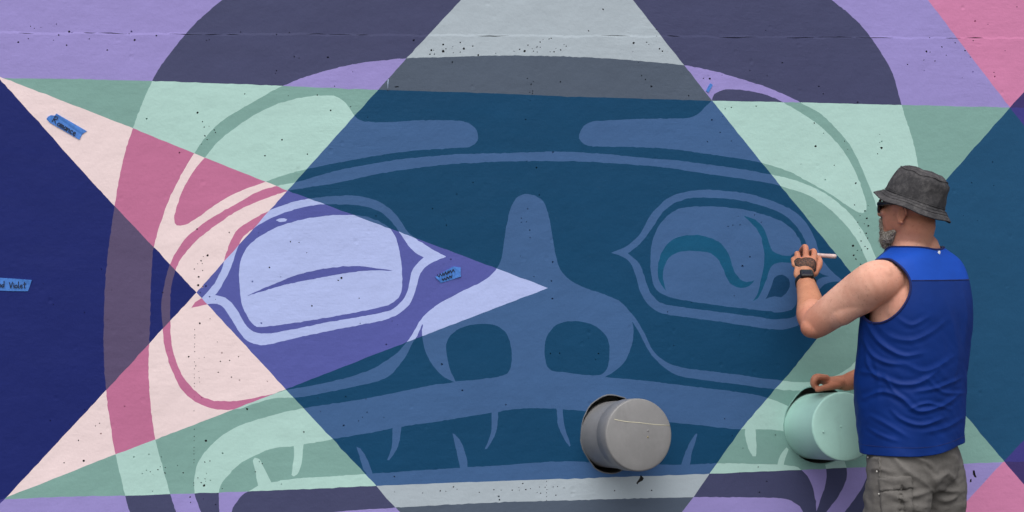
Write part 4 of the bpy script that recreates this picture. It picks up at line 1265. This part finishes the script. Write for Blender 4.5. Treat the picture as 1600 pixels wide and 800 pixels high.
# ------------------------------------------------------------------ grey cargo trousers
PANTS = None
def pants_mat():
    t = NT('grey_cotton')
    c_ = lin((99, 96, 93))
    f = t.noise(14.0, 6.0, .65)
    g_ = t.noise(300.0, 3.0)
    t.l(t.ramp(t.math('ADD', t.math('MULTIPLY', f, .65), t.math('MULTIPLY', g_, .35)), [(0.3, val(c_, .78)), (0.7, val(c_, 1.22))]), t.b.inputs['Base Color'])
    t.b.inputs['Roughness'].default_value = 0.85
    t.b.inputs['Specular IOR Level'].default_value = 0.15
    t.l(t.bump(t.noise(700.0, 2.0), 0.3, 0.0008, t.bump(t.noise(40.0, 5.0), 0.35, 0.006)), t.b.inputs['Normal'])
    return t.m
PANTS = pants_mat()
hips = rings([(0.66, .13, .10, 0, 0), (0.70, .170, .126, 0, 0.0), (0.75, .176, .131, 0, 0.008), (0.80, .171, .130, 0, 0.012), (0.83, .166, .126, 0, .014), (0.88, .166, .128, 0, .012), (0.93, .155, .118, 0, .012)])
legp = []
for s_ in (-1, 1):
    legp.append(limb([B(s_ * .094, 0, .74), B(s_ * .100, .0, .62), B(s_ * .106, .008, .48), B(s_ * .108, .0, .34), B(s_ * .108, -.01, .20), B(s_ * .108, -.012, .085)], [.104, .113, .104, .092, .086, .082], 6, 28))
trousers = remeshed('trousers', join(hips, *legp), 0.0055, 6, PANTS, BC)
trousers.parent = person
me = trousers.data
PCREASE = [([(1392, 706), (1412, 732), (1440, 752), (1460, 770)], 4.5, .011), ([(1412, 706), (1445, 722), (1460, 742), (1461, 765)], 4.5, .012), ([(1374, 746), (1395, 750), (1425, 748)], 3.0, .008),
           ([(1378, 768), (1400, 774), (1430, 790), (1462, 792)], 4.5, .010), ([(1398, 780), (1425, 775), (1458, 765)], 4.0, .009), ([(1384, 796), (1410, 792), (1440, 800), (1464, 808)], 4.5, .010),
           ([(1444, 722), (1452, 730), (1462, 744)], 3.5, -.016), ([(1464, 762), (1480, 766), (1500, 768)], 3.5, .012), ([(1463, 778), (1480, 782), (1498, 774)], 4.0, .013), ([(1466, 748), (1482, 740), (1498, 760)], 4.0, .010), ([(1470, 706), (1490, 712), (1500, 730)], 5, .007),
           ([(1358, 720), (1366, 716), (1374, 718)], 3, .006), ([(1360, 735), (1372, 732), (1392, 738)], 3.2, .006), ([(1400, 800), (1430, 812), (1462, 818)], 5, .010), ([(1372, 820), (1400, 826), (1440, 842)], 5, .010)]
PCREASE = [(sm(pl, False, 4.0, 0.0), w_, h_) for pl, w_, h_ in PCREASE]
nv = len(me.vertices)
co = np.empty(nv * 3, np.float32); me.vertices.foreach_get('co', co); co = co.reshape(-1, 3).astype(float)
no = np.empty(nv * 3, np.float32); me.vertices.foreach_get('normal', no); no = no.reshape(-1, 3).astype(float)
wp = co + np.array(tuple(BC))
PX = 800 + FPX * wp[:, 0] / wp[:, 1]; PY = 400 - FPX * (wp[:, 2] - CAM_Z) / wp[:, 1]
vw = np.array((0, 0, CAM_Z)) - wp; vw /= np.linalg.norm(vw, axis=1)[:, None]
facing = (vw * no).sum(1)
on = np.clip((facing - .05) * 2.5, 0, 1)
h = creases(PX, PY, on, [(a_, b_, c_ * .8) for a_, b_, c_ in PCREASE])
lx = co @ np.array(tuple(RT)); ly = co @ np.array(tuple(FW)); lz = co[:, 2]
fade = np.clip((0.80 - lz) / 0.08, 0, 1)
h += fade * np.array([0.0075 * noise.noise((x_ * 7, y_ * 7, z_ * 13)) + 0.0045 * noise.noise((x_ * 15 + 3, y_ * 15, z_ * 30)) + 0.002 * noise.noise((x_ * 40 + 3, y_ * 40, z_ * 70)) for x_, y_, z_ in zip(lx, ly, lz)])
h *= np.clip((0.815 - lz) / 0.035, 0, 1)
h += np.where(lz < .20, 0.010 * np.sin(lz * 150 + 40 * lx) * (0.20 - lz) / .12, 0)
co2 = co + no * h[:, None]
me.vertices.foreach_set('co', co2.astype(np.float32).ravel())
me.update()
# cargo pocket on the outside of his left thigh
me.vertices.foreach_get('normal', (no32 := np.empty(nv * 3, np.float32))); no = no32.reshape(-1, 3).astype(float)
wp = co2 + np.array(tuple(BC))
vis = np.where(facing > 0.12)[0]
PXv = 800 + FPX * wp[vis, 0] / wp[vis, 1]; PYv = 400 - FPX * (wp[vis, 2] - CAM_Z) / wp[vis, 1]
def pant_pt(px, py, out):
    k = vis[int(np.argmin((PXv - px) ** 2 + (PYv - py) ** 2))]
    return Vector(wp[k]) + Vector(no[k]) * out
def patch(name, quad, nx, ny, out, mat, parent):
    """sheet of cloth sewn on: corners in photograph pixels, follows the cloth below"""
    V_, F_ = [], []
    for lay in (0, 1):
        for j in range(ny + 1):
            for i in range(nx + 1):
                u_, w_ = i / nx, j / ny
                x_ = (1 - w_) * ((1 - u_) * quad[0][0] + u_ * quad[1][0]) + w_ * ((1 - u_) * quad[3][0] + u_ * quad[2][0])
                y_ = (1 - w_) * ((1 - u_) * quad[0][1] + u_ * quad[1][1]) + w_ * ((1 - u_) * quad[3][1] + u_ * quad[2][1])
                V_.append(pant_pt(x_, y_, out if lay == 0 else -0.002))
    m_ = (nx + 1) * (ny + 1)
    for j in range(ny):
        for i in range(nx):
            a = j * (nx + 1) + i
            F_.append((a, a + 1, a + nx + 2, a + nx + 1))
    ring_ = [i for i in range(nx + 1)] + [j * (nx + 1) + nx for j in range(1, ny + 1)] + [ny * (nx + 1) + i for i in range(nx - 1, -1, -1)] + [j * (nx + 1) for j in range(ny - 1, 0, -1)]
    for k in range(len(ring_)):
        a, b = ring_[k], ring_[(k + 1) % len(ring_)]
        F_.append((b, a, a + m_, b + m_))
    return part(name, V_, F_, mat, parent)
patch('pocket_flap', [(1374, 747), (1424, 744), (1426, 762), (1375, 768)], 16, 6, .006, PANTS, trousers)
patch('cargo_pocket', [(1375, 769), (1425, 763), (1428, 840), (1380, 846)], 16, 20, .0035, PANTS, trousers)
patch('side_seam', [(1373, 714), (1375.5, 714), (1376, 746), (1373.5, 746)], 2, 14, .0035, PANTS, trousers)
STUD = simple_mat('pale_stud', (205, 202, 196), .4, .05)
for px, py in ((1358.8, 714.5), (1371.5, 734.5), (1375, 771)):
    q = pant_pt(px, py, .006)
    part('stud', *ellip(q, Vector((.0026, 0, 0)), Vector((0, .0026, 0)), Vector((0, 0, .0034)), 8, 6), STUD, trousers)

# shoes
SHOE = simple_mat('dark_canvas', (58, 56, 55), .8, .15, 30, .4, 200)
SOLE = simple_mat('rubber_sole', (190, 186, 178), .7, .1)
for s_ in (-1, 1):
    c0 = B(s_ * .11, .05, 0)
    geo = join(ellip(c0 + UP * .055, RT * .046, FW * .135, UP * .045, 24, 14), ellip(c0 - FW * .075 + UP * .075, RT * .044, FW * .055, UP * .055, 20, 12), limb([c0 - FW * .06 + UP * .09, c0 - FW * .062 + UP * .13], [.045, .043], 3, 16))
    sh = remeshed('shoe', geo, 0.006, 4, SHOE, BC); sh.parent = person
    V_, F_ = [], []
    for lay, (z_, k_) in enumerate(((0.0, .98), (0.022, 1.0), (0.024, .97))):
        for k in range(40):
            a = 2 * math.pi * k / 40
            w_ = .050 * (1 - .12 * math.sin(a) ** 2 * (1 if math.sin(a) < 0 else 0))
            V_.append(c0 + RT * (w_ * k_ * math.cos(a)) + FW * (.142 * k_ * math.sin(a)) + UP * z_)
    for j in range(2):
        for k in range(40): F_.append((j * 40 + k, j * 40 + (k + 1) % 40, (j + 1) * 40 + (k + 1) % 40, (j + 1) * 40 + k))
    F_.append(tuple(range(40))[::-1]); F_.append(tuple(range(80, 120)))
    so = part('sole', V_, F_, SOLE, sh)

# ------------------------------------------------------------------ bucket hat
def hat_mat():
    t = NT('washed_black_denim')
    tw = t.noise(420.0, 3.0, .6, coordscale=(1, 1, 3))
    w_ = t.noise(26.0, 7.0, .72)
    m_ = t.noise(95.0, 4.0, .7)
    k = t.math('ADD', t.math('MULTIPLY', w_, .5), t.math('ADD', t.math('MULTIPLY', tw, .22), t.math('MULTIPLY', m_, .28)))
    t.l(t.ramp(k, [(0.36, lin((48, 48, 50))), (0.50, lin((64, 63, 65))), (0.66, lin((98, 96, 96)))]), t.b.inputs['Base Color'])
    t.b.inputs['Roughness'].default_value = 0.92
    t.b.inputs['Specular IOR Level'].default_value = 0.12
    t.l(t.bump(tw, 0.35, 0.0010, t.bump(w_, 0.45, 0.006)), t.b.inputs['Normal'])
    return t.m
HAT = hat_mat()
hat_tilt = math.radians(25)
HA = (UP * math.cos(hat_tilt) - HF * math.sin(hat_tilt) + Vector((0, .12, 0))).normalized()     # the hat sits back on his head
HB = P(1429.5, 311, 4.470)                                                 # centre of the sweatband
_, hs_, hu_ = frame_from(HA, UP)
hs_f, hu_f = hs_.dot(HF), hu_.dot(HF)
def hatw(r, h, t):
    w_ = noise.noise((math.cos(t) * 1.6, math.sin(t) * 1.6, h * 18)) * .006 + noise.noise((math.cos(t) * 4.5, math.sin(t) * 4.5, h * 45)) * .0030
    if h > 0.085 and r < .09: return r, h + noise.noise((r * 30 * math.cos(t), r * 30 * math.sin(t), 2)) * .007 - .004
    front = max(0.0, hs_f * math.cos(t) + hu_f * math.sin(t))
    if h < 0: return r + w_ * .8 - .004 * front, h + .022 * front ** 1.5 * min(1, -h / .045) + noise.noise((math.cos(t) * 1.4 + 4, math.sin(t) * 1.4, 1)) * .010 * min(1, -h / .03) + .0015 * math.sin(-h * 900)
    return r + w_, h
prof = [(0.0008, .108), (.02, .109), (.042, .1085), (.060, .106), (.073, .1015), (.083, .0935), (.0885, .0855), (.092, .077), (.0945, .066), (.0965, .055), (.099, .040), (.101, .024), (.1025, .008), (.1035, .002), (.1025, -.001), (.1075, -.005),
        (.113, -.010), (.118, -.015), (.1228, -.0195), (.1276, -.024), (.1323, -.0285), (.137, -.033), (.140, -.036), (.141, -.0375), (.140, -.0390), (.137, -.0375), (.127, -.0300), (.119, -.0215), (.110, -.0125), (.101, -.005), (.096, .02), (.088, .07)]
hat = part('bucket_hat', *lathe(prof, HB, HA, 120, wob=hatw), HAT)
# raised stitching: crown seam and rings on the brim
_, hs_, hu_ = frame_from(HA, UP)
def ring_stitch(nm, r, h, rad):
    pts = []
    for k in range(97):
        t = 2 * math.pi * k / 96
        rr, hh = hatw(r, h, t)
        pts.append(HB + HA * hh + hs_ * (rr * math.cos(t)) + hu_ * (rr * math.sin(t)))
    return part(nm, *tube(pts, rad, 6, cap=False), HAT, hat)
ring_stitch('crown_seam', .084, .0935, .0018)
ring_stitch('band_seam', .1035, .001, .0020)
for r, h in ((.1140, -.0100), (.1222, -.0180), (.1304, -.0257), (.1388, -.0338)): ring_stitch('brim_stitch', r, h, .0011)

# sunglasses
LENS = simple_mat('dark_lens', (14, 15, 18), .12, .02, spec=.6)
gl = part('sunglasses', *limb([Hd(-.030, .104, .008), Hd(0, .110, .010), Hd(.030, .104, .008)], [.0035, .003, .0035], 4, 8), LENS)
for s_ in (-1, 1):
    part('lens', *ellip(Hd(s_ * .040, .098, -.004), HR * .033 + HFt * (-s_ * .013), HFt * .008, HUt * .0265, 20, 12), LENS, gl)
    part('temple', *limb([Hd(s_ * .066, .086, .004), Hd(s_ * .080, .045, .010), Hd(s_ * .083, .000, .012), Hd(s_ * .082, -.018, .000)], [.009, .006, .0036, .003], 5, 8), LENS, gl)

# beard: a shell over the chin and jaw with hairs
def beard_mat():
    t = NT('grizzled_beard')
    t.l(t.ramp(t.noise(220.0, 3.0, .6), [(0.3, lin((74, 68, 60))), (0.5, lin((126, 119, 108))), (0.68, lin((182, 178, 170)))]), t.b.inputs['Base Color'])
    t.b.inputs['Roughness'].default_value = .85
    t.l(t.bump(t.noise(320.0, 4.0), .6, .003), t.b.inputs['Normal'])
    return t.m
BEARD = beard_mat()
bgeo = join(ellip(Hd(0, .060, -.112), HR * .037, HFt * .040, HUt * .046, 24, 16), ellip(Hd(0, .066, -.098), HR * .034, HFt * .036, HUt * .030),
            *[limb([Hd(s_ * .050, .026, -.088), Hd(s_ * .036, .048, -.108)], [.011, .024], 5, 12) for s_ in (-1, 1)],
            *[limb([Hd(s_ * .004, .100, -.046), Hd(s_ * .022, .094, -.056), Hd(s_ * .024, .088, -.080)], [.007, .007, .009], 4, 10) for s_ in (-1, 1)])
beard = remeshed('beard', bgeo, 0.003, 2, BEARD, BC); beard.parent = person
for v in beard.data.vertices:
    v.co += v.normal * (0.0035 * noise.noise(v.co * 90) + .0020 * noise.noise(v.co * 260))
hv, hf = [], []
bvs = [(v.co.copy(), v.normal.copy()) for v in beard.data.vertices]
for k in range(1500):
    c_, n_ = random.choice(bvs)
    d = (n_ * .5 - UP * .8 + HF * .25 + Vector((random.uniform(-.4, .4), random.uniform(-.4, .4), random.uniform(-.3, .3)))).normalized() * random.uniform(.006, .013)
    s_ = d.cross(Vector((random.uniform(-1, 1), random.uniform(-1, 1), random.uniform(-1, 1)))).normalized() * .0005
    k0 = len(hv)
    hv += [c_ - s_, c_ + s_, c_ + d]; hf.append((k0, k0 + 1, k0 + 2))
bh = mesh_ob('beard_hairs', hv, hf, BEARD, beard); tag(bh, kind='stuff')

# fine hair on the forearms
HAIR = simple_mat('arm_hair', (96, 66, 48), .7, .2)
hv, hf = [], []
cand = [(v.co.copy(), v.normal.copy()) for v in person.data.vertices if (v.co + BC - EL_L.lerp(WR_L, .5)).length < .13 or (v.co + BC - EL_R.lerp(WR_R, .7)).length < .11]
for k in range(900):
    c_, n_ = random.choice(cand)
    d = (n_ * .45 - UP * .7 + Vector((random.uniform(-.5, .5), random.uniform(-.5, .5), random.uniform(-.3, .3)))).normalized() * random.uniform(.008, .016)
    s_ = d.cross(n_).normalized() * .00028
    k0 = len(hv)
    hv += [c_ - s_, c_ + s_, c_ + d]; hf.append((k0, k0 + 1, k0 + 2))
ah = mesh_ob('arm_hair', hv, hf, HAIR, person); tag(ah, kind='stuff')

# ------------------------------------------------------------------ wristwatch
BLK = simple_mat('black_rubber', (22, 22, 25), .5, .08)
ax = (WR_L - EL_L.lerp(WR_L, .4)).normalized()
wc = WR_L - ax * .022
watch = part('wrist_watch', *lathe([(.0345, -.011), (.0385, -.010), (.0380, .010), (.0345, .011), (.0325, .0), (.0345, -.011)], wc, ax, 40), BLK)
wz = (hz - ax * hz.dot(ax)).normalized(); wx = ax.cross(wz).normalized()
fc = wc + wz * .0395
def rbox(c_, ux, uy, uz, a, b, h, r, n=6):
    V_, F_ = [], []
    pr_ = []
    for cx_, cy_, a0 in ((a - r, b - r, 0), (-a + r, b - r, 90), (-a + r, -b + r, 180), (a - r, -b + r, 270)):
        for k in range(n):
            t = math.radians(a0 + 90 * k / (n - 1))
            pr_.append((cx_ + r * math.cos(t), cy_ + r * math.sin(t)))
    m_ = len(pr_)
    for zz, k_ in ((-h, 1.0), (h * .5, 1.0), (h * .9, .93), (h, .82)):
        for x_, y_ in pr_: V_.append(c_ + ux * x_ * k_ + uy * y_ * k_ + uz * zz)
    for j in range(3):
        for k in range(m_): F_.append((j * m_ + k, j * m_ + (k + 1) % m_, (j + 1) * m_ + (k + 1) % m_, (j + 1) * m_ + k))
    F_.append(tuple(range(3 * m_, 4 * m_))); F_.append(tuple(range(m_))[::-1])
    return V_, F_
GLS = simple_mat('watch_glass', (30, 31, 42), .15, .02, spec=.6)
part('watch_case', *rbox(fc, wx, ax, wz, .0235, .0200, .007, .006), BLK, watch)
part('watch_screen', *rbox(fc + wz * .0072, wx, ax, wz, .0175, .0140, .0006, .004), GLS, watch)

# ------------------------------------------------------------------ paint marker in his hand
tip = P(1241.5, 396.5, 4.976)
end = P(1306.5, 400.8, 4.842)
md = (end - tip)
L = md.length
mk = empty('paint_marker', tip)
tag(mk, "slim white paint marker held in the man's raised hand", 'marker')
PW = simple_mat('white_plastic', (208, 182, 178), .4, .08, 60)
PT = simple_mat('teal_felt', (24, 70, 92), .9, .05)
mesh_ob('barrel', *lathe([(.0045, .020), (.0070, .028), (.0078, .034), (.0080, L * .55), (.0080, L * .84), (.0086, L * .845), (.0086, L - .006), (.0070, L - .002), (.0008, L)], Vector(), md, 24), PW, mk, True)
mesh_ob('grip', *lathe([(.0022, .007), (.0040, .012), (.0046, .0205), (.0071, .0282)], Vector(), md, 16), simple_mat('grey_plastic', (176, 178, 184), .4), mk, True)
mesh_ob('nib', *lathe([(.0006, .001), (.0018, .003), (.0021, .008)], Vector(), md, 12), PT, mk, True)
